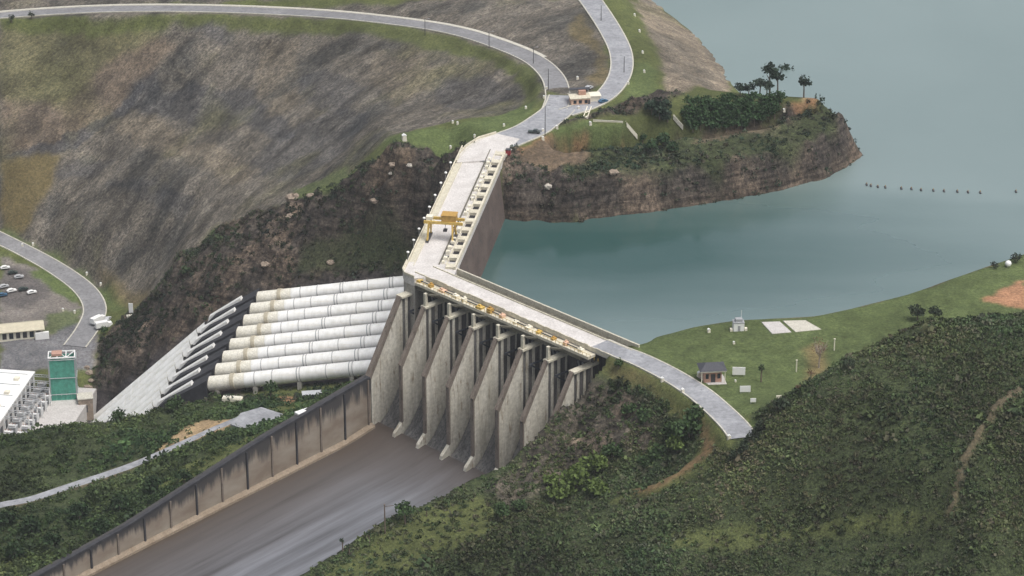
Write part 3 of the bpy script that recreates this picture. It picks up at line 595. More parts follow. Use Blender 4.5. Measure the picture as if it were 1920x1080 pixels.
# roads: draped strips with kerbs
def smooth(pts_, n=6):
    q = np.array(pts_); out = []
    for i in range(len(q)-1):
        p0, p1, p2, p3 = q[max(i-1, 0)], q[i], q[i+1], q[min(i+2, len(q)-1)]
        for k in range(n):
            t = k/n; out.append(.5*((2*p1)+(-p0+p2)*t+(2*p0-5*p1+4*p2-p3)*t*t+(-p0+3*p1-3*p2+p3)*t**3))
    out.append(q[-1]); return np.array(out)
def strip_mesh(q, o0, o1, dz0, h=0.0):
    tn = np.gradient(q[:, :2], axis=0); tn /= np.linalg.norm(tn, axis=1)[:, None]; nr = np.stack([-tn[:, 1], tn[:, 0]], 1)
    b = MB(); vs = []
    o0 = np.broadcast_to(o0, len(q)); o1 = np.broadcast_to(o1, len(q))
    for i in range(len(q)):
        for of, dz in ((o0[i], dz0+h), (o1[i], dz0+h), (o0[i], dz0-.8), (o1[i], dz0-.8)): vs.append((q[i, 0]+nr[i, 0]*of, q[i, 1]+nr[i, 1]*of, q[i, 2]+dz))
    fs = []
    for i in range(len(q)-1):
        k = i*4; fs += [(k, k+1, k+5, k+4), (k, k+4, k+6, k+2), (k+1, k+3, k+7, k+5)]
    return b.add(vs, fs)
def road(name, L, w0, w1, mat, dz=.35, kerb=True, world=False, kc=None):
    q = smooth([P(*a) for a in L]) if not world else smooth(L)
    hw = np.linspace(w0/2, w1/2, len(q))
    r_ = strip_mesh(q, -hw, hw, dz).build(name, mat); tag(r_, kind='structure')
    if kerb:
        for sg in (-1, 1):
            k_ = strip_mesh(q, sg*hw, sg*(hw+.55), dz, .13).build('kerb', kc or M['kerb']); tag(k_, kind='structure')
    return q
road('road', BERM, 8.5, 10.5, M['roaddark'], dz=.30)
tag(strip_mesh(smooth([P(*a) for a in BERM])[:-18], 5.4, 7.2, .32, .1).build('gutter', M['kerb']), kind='structure')
road('road', CREST, 11, 8.5, M['road'], dz=.36)
road('road', MAIN, 18, 13, M['road'], dz=.30, kerb=True)
road('road', RIGHT, 8.5, 9.5, M['road'], dz=.36)
road('road', VALL, 10, 10, M['roaddark'], dz=.3)
q = [G(u, v) for u, v in LPATH]
road('path', q, 4.2, 4.6, M['road'], dz=.25, kerb=False, world=True)
tag(MB().prism([tuple(q_) for q_ in PADP], 'z', PADZ-3, PADZ+.45).build('pavement', M['road']), kind='structure')

# ------------------------------------------------------------------ spillway
rzS = math.atan2(e2[1], e2[0])
spill = empty('spillway', (A[0], A[1], 0), rzS, 'long concrete spillway with seven gate bays and sloping grey piers under a pale bridge deck', 'spillway')
PT = [-1+13.35*k for k in range(8)]
prof = [(-9, -48), (-9, -14), (-6, -10.5), (-3, -9.5), (1, -10.5), (6, -14.5), (12, -23), (18, -33), (22, -38.5), (26, -41.6), (32, -43), (32, -50)]
for k in range(7):
    b = MB().prism(prof, 'y', PT[k]+1.45, PT[k+1]-1.45).build('chute', M['ogee'], spill)
    g = MB(); n_ = 10; pts_ = []
    for i in range(n_+1):
        a_ = math.radians(-22+48*i/n_); pts_.append((11-13.5*math.cos(a_), -3+17*math.sin(a_)))
    outer = pts_; inner = [(x+.45, z) for x, z in pts_]
    g.prism(outer+inner[::-1], 'y', PT[k]+1.55, PT[k+1]-1.55)
    go = g.build('gate', M['gate'], spill)
    rb_ = MB()
    for j in range(4):
        y = PT[k]+3+j*2.45
        rb_.prism([(x+.5, z) for x, z in pts_]+[(x+1.15, z) for x, z in pts_[::-1]], 'y', y, y+.5)
    rb_.build('gate_rib', M['rib'], go)
    ar = MB()
    for y in (PT[k]+2.0, PT[k+1]-2.4):
        for zz_ in (-7, 1): ar.bar((-1.2, y+.2, zz_), (10.5, y+.2, 1.5), .5, .6)
    ar.build('gate_arm', M['gate'], go)
for k in range(8):
    y0, y1 = PT[k]-.75, PT[k]+.75
    if k == 0: y0, y1 = PT[0]-1.6, PT[0]+.6
    nose = [(12.62, 7.2), (25.0, -13.6), (25.0, -36.5), (29.3, -40.6), (30.5, -46), (30.5, -48), (12.62, -48)] if k else [(12.62, 7.2), (29.3, -21.6), (29.3, -48), (12.62, -48)]
    pr_ = MB().prism(nose, 'y', y0, y1).build('pier', M['pier_side'], spill)
    MB().prism([(-11, -48), (-11, 12.2), (2.5, 12.2), (2.5, 7.2), (12.6, 7.2), (12.6, -48)], 'y', y0+.1, y1-.4).build('pier_web', M['ogee'], pr_)  # dark concrete stands for shade under the deck as well as staining
    for x_ in (2.8, 6.4, 9.8): MB().box(x_, y1-.39, -40+(12.6-x_)*2.3, x_+.75+.5*(x_ > 6), y1-.02, 7.18).build('pilaster', M['pier_side'], pr_)
    sx_, sz_ = (25.6, -13.1) if k else (29.9, -21)
    MB().prism([(12.63, 7.21), (13.3, 8.1), (sx_+.5, sz_+.5), (sx_-.6, sz_-.8)], 'y', y0-.06, y1+.06).build('pier_coping', M['pier_top'], pr_)
    if k: MB().prism([(25.02, -13.8), (25.7, -13.2), (25.7, -37.2), (25.02, -36.7)], 'y', y0-.05, y1+.05).build('pier_nose', M['pier_top'], pr_)
    MB().box(.2, y0-.7, 7.22, 13.3, y1+.7, 8.0).build('walkway', M['strip'], pr_)
    if k and k < 7:
        MB().box(11.4, y0+.2, 8.06, 12.6, y0+1.3, 13.2).build('post', M['strip'], pr_)
        MB().bar((11.4, y0+1, 12.6), (4.2, y0+1, 8.6), .6, .6).bar((11.9, y0+1.6, 12.9), (5.5, y1+5.5, 11.9), .45, .5).build('brace', M['girder'], pr_)
b = MB()
for k in range(7):
    b.box(2.6, PT[k]+1.6, 10.6, 4.0, PT[k+1]-1.6, 12.6); b.box(6.4, PT[k]-1, 10.2, 7.4, PT[k+1]-1.1, 12.6)
b.box(-4.5, -1, 12.21, 7.6, 94, 13.1); b.build('bridge_girder', M['girder'], spill)
dk = MB().box(-4.2, -3, 13.12, 4.0, 106, 15.0).build('deck', M['deck'], spill)
MB().box(-4.55, -1, 14.2, -4.22, 106, 15.5).build('parapet', M['parapet'], spill)
rw = random.Random(4); pp = [(-2, 13.9)]
for k in range(53): h_ = 15.4+rw.random()*.5; pp += [(-2+k*2.0, h_), (-2+k*2.0+1.99, h_)]
pp += [(104, 13.9)]; MB().prism(pp, 'x', 4.02, 4.4).build('parapet', M['parapet'], spill)
MB().box(-10.6, 4, 12.22, -9.9, 104, 15.0).build('crane_rail_beam', M['strip'], spill); MB().box(-9.88, 4, 12.22, -4.22, 104, 12.9).build('slot_slab', M['girder'], spill)
for k in range(7):
    for j in range(2): y = PT[k]+2.6+j*5.3; MB().box(-8.4, y, 12.91, -5.3, y+3.6, 13.0).build('stoplog_slot_shade', M['black'], spill)  # flat black sheets in place of the shaded slot depth
MB().box(4.42, -1, 12.3, 8.3, 96, 13.4).build('hoist_platform', M['parapet'], spill)
for k in range(7):
    yc = (PT[k]+PT[k+1])/2
    for j, dy in enumerate((-4.4, 3.0)):
        dy += rw.uniform(-.9, .9); L2 = rw.uniform(1.2, 3.0); H2 = 14.2+rw.random()*1.1
        h_ = MB().box(5.4+rw.random()*.6, yc+dy, 13.41, 7.4+rw.random()*.6, yc+dy+L2, H2).box(6.1, yc+dy+.3, H2-.1, 7.0, yc+dy+L2*.6, H2+.5)
        h_.build('gate_hoist', M[['yellow', 'ochre', 'peach', 'cream', 'cream'][(k*2+j) % 5]], spill)
    MB().tube([(6.6, yc-2.4, 14), (6.6, yc+3, 14)], .25, 6).build('hoist_shaft', M['darkgrey'], spill)
b = MB()
for k in range(52): y = -1+k*2; b.bar((8.2, y, 13.3), (8.2, y, 14.5), .12)
b.bar((8.2, -1, 14.5), (8.2, 97, 14.5), .12); b.build('railing', M['yellow'], spill)
# channel floor
b = MB(); ss = [26]+list(range(32, 420, 8)); vs = []; fs = []; tt = np.linspace(-1.1, 103, 14)
for s_ in ss:
    for t in tt: vs.append((s_, t, floor_z(s_) if s_ < 260 else -61-(s_-260)*.06))
for i in range(len(ss)-1):
    for j in range(13): k = i*14+j; fs.append((k, k+1, k+15, k+14))
b.add(vs, fs); b.build('channel_floor', M['channel'], spill, smooth=True)
b = MB(); b.add([(s_, 103.0, floor_z(s_)-1) for s_ in ss]+[(s_, 103.4, bank_top(s_)-4) for s_ in ss], [(i, i+1, i+1+len(ss), i+len(ss)) for i in range(len(ss)-1)]).build('side_wall', M['concrete'], spill)
# training wall
tw = empty('training_wall', (A[0], A[1], 0), rzS, 'tall brown stained concrete side wall running down the left of the spillway channel', 'wall')
ss = [29.5]+list(np.arange(34, 416, 4.)); vs = []; fs = []; hh = []
for s_ in ss:
    zt = wall_top(s_) if s_ < 260 else -56-(s_-260)*.07; zb = floor_z(s_)-1 if s_ < 260 else -62-(s_-260)*.06
    for t, z, h_ in ((-.6, zb, 0), (-.6, (zt+zb)/2, .5), (-.6, zt, 1), (-3.9, zt, 1), (-4.6, zt-9, .3)): vs.append((s_, t, z)); hh.append(h_)
for i in range(len(ss)-1):
    k = i*5; fs += [(k+j, k+j+1, k+j+6, k+j+5) for j in range(4)]
wo_ = MB().add(vs, fs).build('wall_face', M['twall'], tw); at_ = wo_.data.attributes.new('h', 'FLOAT', 'POINT'); at_.data.foreach_set('value', hh)
b = MB()
for s_ in ss[1:]: pass
vs = []; fs = []
for s_ in ss:
    zt = wall_top(s_) if s_ < 260 else -56-(s_-260)*.07
    for t, z in ((-.35, zt-.5), (-.35, zt+.55), (-1.9, zt+.55), (-1.9, zt-.5)): vs.append((s_, t, z))
for i in range(len(ss)-1):
    k = i*4; fs += [(k+j, k+(j+1) % 4, k+(j+1) % 4+4, k+j+4) for j in range(4)]
fs += [(0, 1, 2, 3)]
MB().add(vs, fs).build('coping', M['anchor'], tw)
for i, s_ in enumerate(np.arange(31, 330, 12.2)):
    zt = wall_top(s_) if s_ < 260 else -56-(s_-260)*.07
    MB().box(s_-.35, -.58, (floor_z(s_) if s_ < 260 else -62)+.1, s_+.35, -.1, zt-.55).build('buttress', M['anchor'] if i % 2 else M['pier_top'], tw)
vs = []; fs = []
for s_ in ss:
    zb = floor_z(s_) if s_ < 260 else -61-(s_-260)*.06
    for t, z in ((-.57, zb+1.6), (1.6, zb+.9), (1.7, zb-.3)): vs.append((s_, t, z))
for i in range(len(ss)-1):
    k = i*3; fs += [(k+j, k+j+1, k+j+4, k+j+3) for j in range(2)]
M['footing'] = stone('footing_concrete', (.20, .155, .11), (.28, .23, .175)); MB().add(vs, fs).build('footing', M['footing'], tw)

# ------------------------------------------------------------------ intake dam
rzA = math.atan2(nv[1], nv[0])
def arm(name, label, cat, x=0, y=0, z=0, group=None):
    q = AR(x, y, z); return empty(name, q, rzA, label, cat, group)
dam = arm('intake_dam', 'straight concrete intake dam with pale service deck between the penstocks and the reservoir', 'dam')
LEN = 131
# local y of the empty = -av direction (x=nv, y=rot90(x)=-av)
MB().prism([(-9, -45), (-1, 12.9), (17.5, 12.9), (19.5, 5), (22, -45)], 'y', 4, LEN-5).build('dam_wall', M['brownwall'], dam)
MB().box(-1.2, -3, 12.92, 18.8, LEN, 14.7).build('deck', M['deck'], dam)
MB().box(18.3, -3, 14.72, 18.75, LEN, 15.9).build('parapet', M['parapet'], dam)
MB().box(15.6, -3, 14.72, 15.9, LEN-6, 15.3).build('walkway_kerb', M['parapet'], dam)
MB().box(15.92, -3, 14.705, 18.28, LEN-1, 14.9).build('walkway', M['strip'], dam)
MB().box(5.9, -1, 14.72, 6.25, LEN-8, 15.6).build('crane_rail_beam', M['girder'], dam)
b = MB(); b.box(-1.15, 0, 14.72, -.3, LEN-4, 16.4); b.box(3.0, 0, 14.72, 3.5, LEN-8, 15.5)
for k in range(14): y = 2+k*9.3; b.box(-.28, y, 14.72, 2.98, y+3.6, 15.9)
b.build('hatch_frame', M['parapet'], dam)
for k in range(13): y = 2+k*9.3; MB().box(-.2, y+3.9, 14.705, 2.7, y+9.0, 14.85).build('intake_opening_shade', M['black'], dam)  # thin black boxes on the deck, painted shade of the openings
rw = random.Random(9)
for k in range(24):
    y = 3+k*5.1+rw.random()*1.5; x = 3.7+rw.random()*.5; w_, l_, h_ = 1.0+rw.random()*.6, 1.2+rw.random()*1.4, .4+rw.random()
    MB().box(x, y, 14.71, x+w_, y+l_, 14.71+h_).box(x+.15, y+.15, 14.71+h_+.002, x+w_-.15, y+l_-.15, 14.71+h_+.2).build('hoist_box', M['cream'], dam)
for k in range(10): MB().box(3.65, 4.9+k*12.1-.6, 14.712, 5.6, 5.4+k*12.1+.3, 14.95).build('hatch_cover', M['darkgrey'], dam)
# corner platform where the two decks meet
cpoly = [AR(18.8, LEN-.3, 0), AR(18.8, LEN-8, 0), AR(-1.2, LEN-8, 0), S(-5.6, 6, 0), S(4.6, -2.9, 0), S(8.3, -3, 0)]
cn = empty('corner_platform', (A[0], A[1], 0), 0, 'pale concrete corner platform where the intake dam meets the spillway bridge', 'platform')
cpl = [(q[0]-A[0], q[1]-A[1]) for q in [AR(19.0, LEN-9, 0), AR(19.0, LEN-.5, 0), S(8.4, -3.5, 0), S(8.4, 2, 0), S(-5.5, 10, 0), AR(-1.3, LEN-12, 0)]]
MB().prism(cpl, 'z', 11.8, 15.06).build('platform_slab', M['deck'], cn)
b = MB()
cps = [cpl[0], cpl[1], cpl[2], cpl[3]]
for p0, p1 in zip(cps[:-1], cps[1:]): b.bar((*p0, 15.6), (*p1, 15.6), .4, 1.1)
b.build('parapet', M['parapet'], cn)
MB().prism([(cpl[i][0]*.97, cpl[i][1]*.97) for i in range(4)]+[(0, 0)], 'z', -46, 11.79).build('platform_pier', M['concrete'], cn)
apx = [(856, 306), (861, 291), (875, 276), (897, 262), (930, 252), (975, 262), (950, 284), (944, 300)]
apl = []
for u, v in apx:
    q = P(u, v, 15)[:2]-C[:2]; apl.append((q@nv, -(q@av)))
MB().prism(apl, 'z', 11.0, 15.42).build('approach_slab', M['deck'], dam)
b = MB()
for p_, q_ in zip(apl[:4], apl[1:5]): b.bar((*p_, 15.9), (*q_, 15.9), .45, 1.0)
b.build('parapet', M['parapet'], dam)
# upstream wall lamps
lamp = None
LP = [(844, 306), (834, 325), (824, 344), (814, 367), (801, 389), (790, 410), (779, 430), (768, 451), (762, 474)]
ordn = ['first', 'second', 'third', 'fourth', 'fifth', 'sixth', 'seventh', 'eighth', 'ninth']
for i, (u, v) in enumerate(LP):
    q = P(u, v, 19.0); y = -((q-C)[:2]@av)
    if lamp is None:
        lamp = arm('street_lamp', '', 'street lamp', 18.5, y, 15.9, 'globe lamps along the intake dam parapet')
        MB().tube([(0, 0, 0), (0, 0, 3.2)], .09, 6).build('pole', M['grey'], lamp)
        b = MB(); b.tube([(0, 0, 3.0), (0, 0, 3.15), (0, 0, 3.45), (0, 0, 3.75), (0, 0, 3.9)], [.2, .5, .62, .5, .15], 8); b.build('globe', M['white'], lamp, True); o = lamp
    else: o = copy_tree(lamp); o.location = AR(18.5, y, 15.9)
    o['label'] = 'white globe lamp on the intake dam parapet, %s from the far end' % ordn[i]
# gantry crane
q = P(846, 448, 15); cy_ = -((q-C)[:2]@av)
cr_ = arm('gantry_crane', 'yellow gantry crane with ochre winch house straddling the intake dam deck', 'crane', 0, cy_, 14.72)
for x in (4.6, 14.8):
    for y in (-3.2, 3.2):
        MB().bar((x, y*1.25, .5), (x+(.4 if x < 8 else -.4), y*.8, 7.4), .6).build('leg', M['yellow'], cr_)
    MB().box(x-.55, -4.9, .0, x+.55, 4.9, .75).build('bogie', M['darkgrey'], cr_)
for y in (-2.6, 2.0): MB().box(.8, y, 7.4, 16.4, y+.7, 8.5).build('girder', M['yellow'], cr_)
MB().box(3.6, -2.2, 8.52, 9.4, 2.4, 10.9).box(3.4, -2.4, 10.91, 9.6, 2.6, 11.15).build('winch_house', M['ochre'], cr_)
MB().box(13.2, -1.4, 8.52, 15.8, 1.4, 9.8).build('cab', M['cream'], cr_)
for x in (4.8, 14.6): MB().bar((x, -3.4, 3), (x, 3.0, 6.8), .28).bar((x, 3.4, 3), (x, -3.0, 6.8), .28).build('brace', M['ochre'], cr_)
b = MB().box(7.5, -1, 3.6, 9, 1, 4.3); b.tube([(8.2, 0, 4.3), (8.2, 0, 8.5)], .12, 6); b.build('hook_block', M['darkgrey'], cr_)

# ------------------------------------------------------------------ penstocks
R0 = 3.15
def pen(k, master=None):
    nm = ['farthest from the spillway, against the dark hillside', 'second from the dark hillside', 'third from the dark hillside', 'fourth from the dark hillside', 'fifth from the dark hillside', 'sixth from the dark hillside', 'second from the vegetated bank and spillway wall', 'nearest the spillway wall, beside the vegetated bank'][k]
    lab = 'white steel penstock pipe, '+nm
    if master is not None:
        o = copy_tree(master); o.location = AR(fx, PY[k], 0); o['label'] = lab; return o
    t = arm('penstock', lab, 'penstock', fx, PY[k], 0, 'eight white penstocks running down from the intake dam')
    sgs = [(3, 40), (40, 78.5), (78.5, 94)]
    for i, (a_, b_) in enumerate(sgs):
        MB().tube([(a_+.02, 0, pen_z(a_)), (b_-.02, 0, pen_z(b_))], R0, 32).build('pipe', M['pipeold'] if i == 2 else M['pipe'], t, False)
        ob = bpy.data.objects[-1] if False else None
    for s_ in (22, 33, 44, 55, 66.5, 74): MB().tube([(s_, 0, pen_z(s_)), (s_+.35, 0, pen_z(s_+.35))], R0+.16, 32, True).build('ring_girder', M['ringgrey'], t)
    for s_ in (34.4, 56.2): MB().tube([(s_, 0, pen_z(s_)), (s_+.35, 0, pen_z(s_+.35))], R0+.16, 32, True).build('ring_girder', M['grey'], t)
    MB().tube([(83, 0, pen_z(83)), (84.6, 0, pen_z(84.6))], R0+.35, 32, True).build('expansion_joint', M['jointbrown'], t)
    for s_ in (33.6, 55.4, 74, 90): MB().prism([(-3.7, pen_z(s_)-8), (3.7, pen_z(s_)-8), (3.5, pen_z(s_)-1.8), (2.6, pen_z(s_)-2.4), (0, pen_z(s_)-3.4), (-2.6, pen_z(s_)-2.4), (-3.5, pen_z(s_)-1.8)], 'x', s_-.8, s_+.8).build('saddle', M['concrete'], t)
    # anchor block at the bend: dark concrete, pipe crown showing as a pale ridge
    zt = [(94.02, pen_z(94)+3.4), (99, pen_z(99)+3.1), (113, pen_z(113)+3.2), (117, pen_z(117)+2.6)]
    MB().prism([(94.02, pen_z(94)-8)]+zt+[(118, pen_z(118)-9)], 'y', -4.3, 4.3).build('anchor_block', M['anchor'], t)
    MB().prism([(101, pen_z(101)+2), (102, pen_z(102)+4.5), (116.4, pen_z(116.4)+4.5), (117, pen_z(117)+2)], 'y', -2.7, .3).build('elbow_crown', M['pipe'], t)
    MB().tube([(116.5, 0, pen_z(116.5)), (178, 0, pen_z(178))], 2.8, 32).build('pipe', M['pipe'], t, True)
    for s_ in (120, 130, 141, 152, 163): MB().tube([(s_, 0, pen_z(s_)), (s_+.3, 0, pen_z(s_+.3))], 2.95, 24, True).build('ring_girder', M['concrete'], t)
    return t
p0 = pen(0)
for ch in [q for q in bpy.data.objects if q.parent == p0 and q.name.split('.')[0] in ('pipe', 'ring_girder', 'expansion_joint')]:
    ch.data.polygons.foreach_set('use_smooth', [ch.name.startswith('pipe')]*len(ch.data.polygons))
for k in range(1, 8): pen(k, p0)

# ------------------------------------------------------------------ foliage
def leaf_cloud(r_, n, rad, flat=.8, q=.35, seed=0, shell=.35, base=0.0):
    g = np.random.default_rng(seed)
    d = g.normal(size=(n, 3)); d /= np.linalg.norm(d, axis=1)[:, None]
    rr = rad*(shell+(1-shell)*g.random(n)**.5)*(1+.28*np.sin(3.1*d[:, 0]+seed)*np.cos(2.7*d[:, 1]+2*seed))
    c = d*rr[:, None]; c[:, 2] = np.maximum(c[:, 2], -.35*rad)*flat+base
    u = g.normal(size=(n, 3)); u /= np.linalg.norm(u, axis=1)[:, None]; w_ = np.cross(u, g.normal(size=(n, 3))); w_ /= np.linalg.norm(w_, axis=1)[:, None]
    s_ = q*(.6+.8*g.random(n))[:, None]
    V_ = np.stack([c-u*s_-w_*s_*.7, c+u*s_-w_*s_*.7, c+u*s_+w_*s_*.7, c-u*s_+w_*s_*.7], 1).reshape(-1, 3)
    F_ = np.arange(n*4).reshape(n, 4)
    clump = np.repeat(.82+.36*vn(c[:, 0]*1.1+seed*7+50, c[:, 2]*1.1+c[:, 1]*.8+50)+g.normal(size=n)*.12, 4)
    return V_, F_, np.clip(clump, .35, 1.6)
def shrub_stuff(name, XY, R_, palette, seed, quads=26, flat=.8, zoff=0.):
    g = np.random.default_rng(seed); T = [leaf_cloud(1, quads, 1.0, flat, .22 if quads > 20 else .29, seed*10+k) for k in range(7)]
    n_ = len(XY); z = interp(GZ, XY[:, 0], XY[:, 1])+zoff; k_ = g.integers(0, 7, n_); an = g.random(n_)*6.283
    pal = np.array(palette); pi = g.integers(0, len(pal), n_); t = g.random(n_)[:, None]
    cc = pal[pi]*t+pal[g.integers(0, len(pal), n_)]*(1-t); tv = fbm(XY[:, 0]+50, XY[:, 1]+50, 32, 3)[:, None]; lv = fbm(XY[:, 0]-80, XY[:, 1], 45, 3)[:, None]
    cc = cc*(.70+.6*vn(XY[:, 0]/14+400, XY[:, 1]/14+400)[:, None])*(1+(tv-.5)*np.array([.75, .25, .2]))*(1+(lv-.5)*1.6)
    Vs, Fs, Cs = [], [], []; o_ = 0
    for k in range(7):
        m_ = np.where(k_ == k)[0]
        if not len(m_): continue
        V_, F_, cl = T[k]; ca, sa = np.cos(an[m_]), np.sin(an[m_]); r_ = R_[m_][:, None]
        x = (V_[None, :, 0]*ca[:, None]-V_[None, :, 1]*sa[:, None])*r_+XY[m_, 0][:, None]; y = (V_[None, :, 0]*sa[:, None]+V_[None, :, 1]*ca[:, None])*r_+XY[m_, 1][:, None]
        zz_ = V_[None, :, 2]*r_+(z[m_]+.3*R_[m_])[:, None]
        Vs.append(np.stack([x, y, zz_], -1).reshape(-1, 3)); Cs.append((cc[m_][:, None, :]*cl[None, :, None]).reshape(-1, 3))
        f_ = (F_[None]+(np.arange(len(m_))*len(V_))[:, None, None]).reshape(-1, 4)+o_; Fs.append(f_); o_ += len(m_)*len(V_)
    me_ = fast_mesh(name, np.concatenate(Vs), np.concatenate(Fs), M['leaf'], np.concatenate(Cs))
    o = bpy.data.objects.new(name, me_); COL.objects.link(o); return o
CB = cls[..., 2]
def scatter(poly_, dens, seed, thr=.0, rad=(1., 2.), avoid=2.5, power=1.0):
    g = np.random.default_rng(seed); pl = np.array([q[:2] for q in poly_]); a, b = pl.min(0), pl.max(0)
    a = np.maximum(a, [X0, Y0]); b = np.minimum(b, [X1, Y1]); n_ = int((b-a).prod()*dens); q = a+g.random((n_, 2))*(b-a)
    m_ = inpoly(q[:, 0], q[:, 1], pl)
    w_ = interp(CB, q[:, 0], q[:, 1])*np.clip((fbm(q[:, 0], q[:, 1], 11, 3)-.33)*4.5, .30, 1)*np.clip((fbm(q[:, 0]+900, q[:, 1], 38, 3)-.28)*4.5, .45, 1)
    m_ &= (g.random(n_) < w_**power) & (interp(rd, q[:, 0], q[:, 1]) > avoid-1) & (interp(pdp, q[:, 0], q[:, 1]) > avoid+1) & (interp(pm, q[:, 0], q[:, 1]) < .02)
    s1 = (q[:, 0]-A[0])*e2[0]+(q[:, 1]-A[1])*e2[1]; t1 = (q[:, 0]-A[0])*e1[0]+(q[:, 1]-A[1])*e1[1]
    m_ &= ~((s1 > -12) & (t1 > -3.6) & (t1 < 104))
    # inside the view only (with a margin)
    zz_ = interp(GZ, q[:, 0], q[:, 1]); qx, qy, qz = q[:, 0], q[:, 1], zz_-CAMH
    dep = qy*CP-qz*SP; U = 960+FPX*qx/dep; Vv = 540-FPX*(qy*SP+qz*CP)/dep
    m_ &= (U > -120) & (U < 2040) & (Vv > -60) & (Vv < 1180)
    q = q[m_]; r_ = rad[0]+(rad[1]-rad[0])*g.random(len(q))**1.8; r_ = r_*np.where(g.random(len(q)) < .025, 1.9, 1)*(.75+.5*fbm(q[:, 0], q[:, 1]+200, 22, 2)); return q, r_
GREENS = [(.048, .068, .028), (.055, .076, .030), (.066, .088, .034), (.038, .056, .026), (.076, .080, .042), (.074, .070, .046)]
q, r_ = scatter(RB, 1.7, 1, rad=(.4, 1.35)); tag(shrub_stuff('shrubs', q, r_, GREENS, 1, 20), 'dense low dark green scrub covering the near hillside on the right', 'shrubs', kind='stuff'); print('hill shrubs', len(q))
q, r_ = scatter(LB, .8, 2, rad=(.6, 1.9)); tag(shrub_stuff('shrubs', q, r_, [(.044, .068, .028), (.056, .086, .032), (.072, .100, .036), (.034, .052, .026)], 2, 24, .9), 'leafy green bushes covering the bank left of the spillway channel wall', 'shrubs', kind='stuff'); print('bank', len(q))
q, r_ = scatter(SPUR, 1.3, 3, rad=(.4, 1.5)); tag(shrub_stuff('shrubs', q, r_, [(.035, .050, .028), (.045, .065, .03), (.06, .055, .04), (.03, .04, .03)], 3), 'dark scrub clinging to the rocky spur behind the penstocks', 'shrubs', kind='stuff'); print('spur', len(q))
q, r_ = scatter(PEN, 1.1, 4, rad=(.4, 1.5)); tag(shrub_stuff('shrubs', q, r_, [(.03, .05, .03), (.04, .06, .035), (.05, .05, .035)], 4), 'dark scrub along the top of the peninsula cliff', 'shrubs', kind='stuff'); print('pen', len(q))

def tree(name, u, v, h, r_, label, group=None, pal=(.035, .055, .028), trunk=.45, seed=0, cat='tree', n_=260, flat=.85, mat='bark', proto={}, pos=None, shell=.25):
    key_ = (name, round(h, 1), round(r_, 1), pal, seed % 4, trunk)
    q = pos if pos is not None else GG(u, v)
    if key_ in proto:
        t = copy_tree(proto[key_]); t.location = (q[0], q[1], gz(q[0], q[1])-.15); t.rotation_euler = (0, 0, random.random()*6.28); t['label'] = label
        return t
    t = empty(name, (q[0], q[1], gz(q[0], q[1])-.15), random.random()*6.28, label, cat, group)
    rr = random.Random(seed); zc = h-r_*flat*.75; b = MB(); lean = rr.uniform(-.06, .06)*h
    b.tube([(0, 0, -.6), (lean*.4, 0, zc*.5), (lean, 0, zc), (lean*1.1, .1, h-.3*r_)], [.14+.024*h, .12+.018*h, .10+.010*h, .04], 7)
    for k in range(6):
        a_ = k*1.05+rr.random(); z0 = zc*(.62+.07*k/1.0*.8); b.tube([(lean*.8, 0, min(z0, zc)), (lean+math.cos(a_)*r_*.65, math.sin(a_)*r_*.65, zc+.1*r_*rr.random())], [.07+.006*h, .02], 5)
    b.build('trunk', M[mat], t)
    Vs, Fs, Cs = [], [], []; o_ = 0
    for k in range(5):                          # several lobes of leaves give an uneven outline
        a_ = k*1.256+rr.random(); d_ = 0 if k == 0 else r_*.5; V_, F_, c_ = leaf_cloud(1, n_//5, r_*(.72 if k == 0 else .52+.15*rr.random()), flat, max(.16, r_*.115), seed*5+k, shell)
        V_ = V_+np.array([lean+math.cos(a_)*d_, math.sin(a_)*d_, zc+(r_*.3 if k == 0 else rr.uniform(-.25, .25)*r_)]); Vs.append(V_); Fs.append(F_+o_); o_ += len(V_); Cs.append(c_[:, None]*np.array(pal)*(.85+.3*rr.random()))
    me_ = fast_mesh('crown', np.concatenate(Vs), np.concatenate(Fs), M['leaf'], np.concatenate(Cs)); o = bpy.data.objects.new('crown', me_); COL.objects.link(o); o.parent = t
    proto[key_] = t; return t
# peninsula trees
TT = [(1443, 180, 14.5, 3.3, 'leftmost tall slender tree on the peninsula tip'), (1458, 181, 12, 2.8, 'shorter slender tree between the first and second tall trees on the tip'), (1473, 180, 15.5, 3.9, 'tall slender tree with the widest crown in the row on the tip'),
      (1487, 181, 14, 3.0, 'tall slender tree fourth from the left in the row on the tip'), (1500, 181, 15.5, 3.5, 'tall slender tree rightmost in the row on the tip'), (1507, 183, 10, 2.7, 'short tree under the rightmost tall tree on the tip')]
for i, (u, v, h, r_, lb) in enumerate(TT): tree('tall_tree', u, v, h, r_*1.2, lb, 'slender trees in a row on the peninsula tip', (.028, .045, .030), seed=i, n_=330, shell=.1)
for i, (u, v, h, r_, lb) in enumerate([(1424, 183, 9, 3.4, 'broad dark tree just left of the row of tall slender trees'), (1437, 184, 8, 3.0, 'dark tree under the leftmost tall slender tree'), (1403, 182, 6.5, 3.0, 'low round tree left of the broad dark tree on the neck'), (1388, 180, 6.0, 3.1, 'low round tree nearest the pale riprap shore')]):
    tree('round_tree', u, v, h, r_, lb, None, (.035, .052, .036), seed=20+i)
gi = 0
for r0, (v, us, ue) in enumerate([(200, 1296, 1470), (211, 1288, 1462), (222, 1290, 1468), (233, 1292, 1440), (243, 1300, 1400)]):
    u = us
    while u < ue:
        tree('grove_tree', u+random.uniform(-3, 3), v+random.uniform(-3, 3)-(u-1380)*.04, [4.6, 5.4, 6.0][gi % 3], [3.0, 3.4, 3.2][gi % 3], 'one of the dark green trees packed in the grove on the peninsula', 'trees of the peninsula grove', (.036, .070, .028), seed=gi % 4, n_=230); gi += 1; u += 15
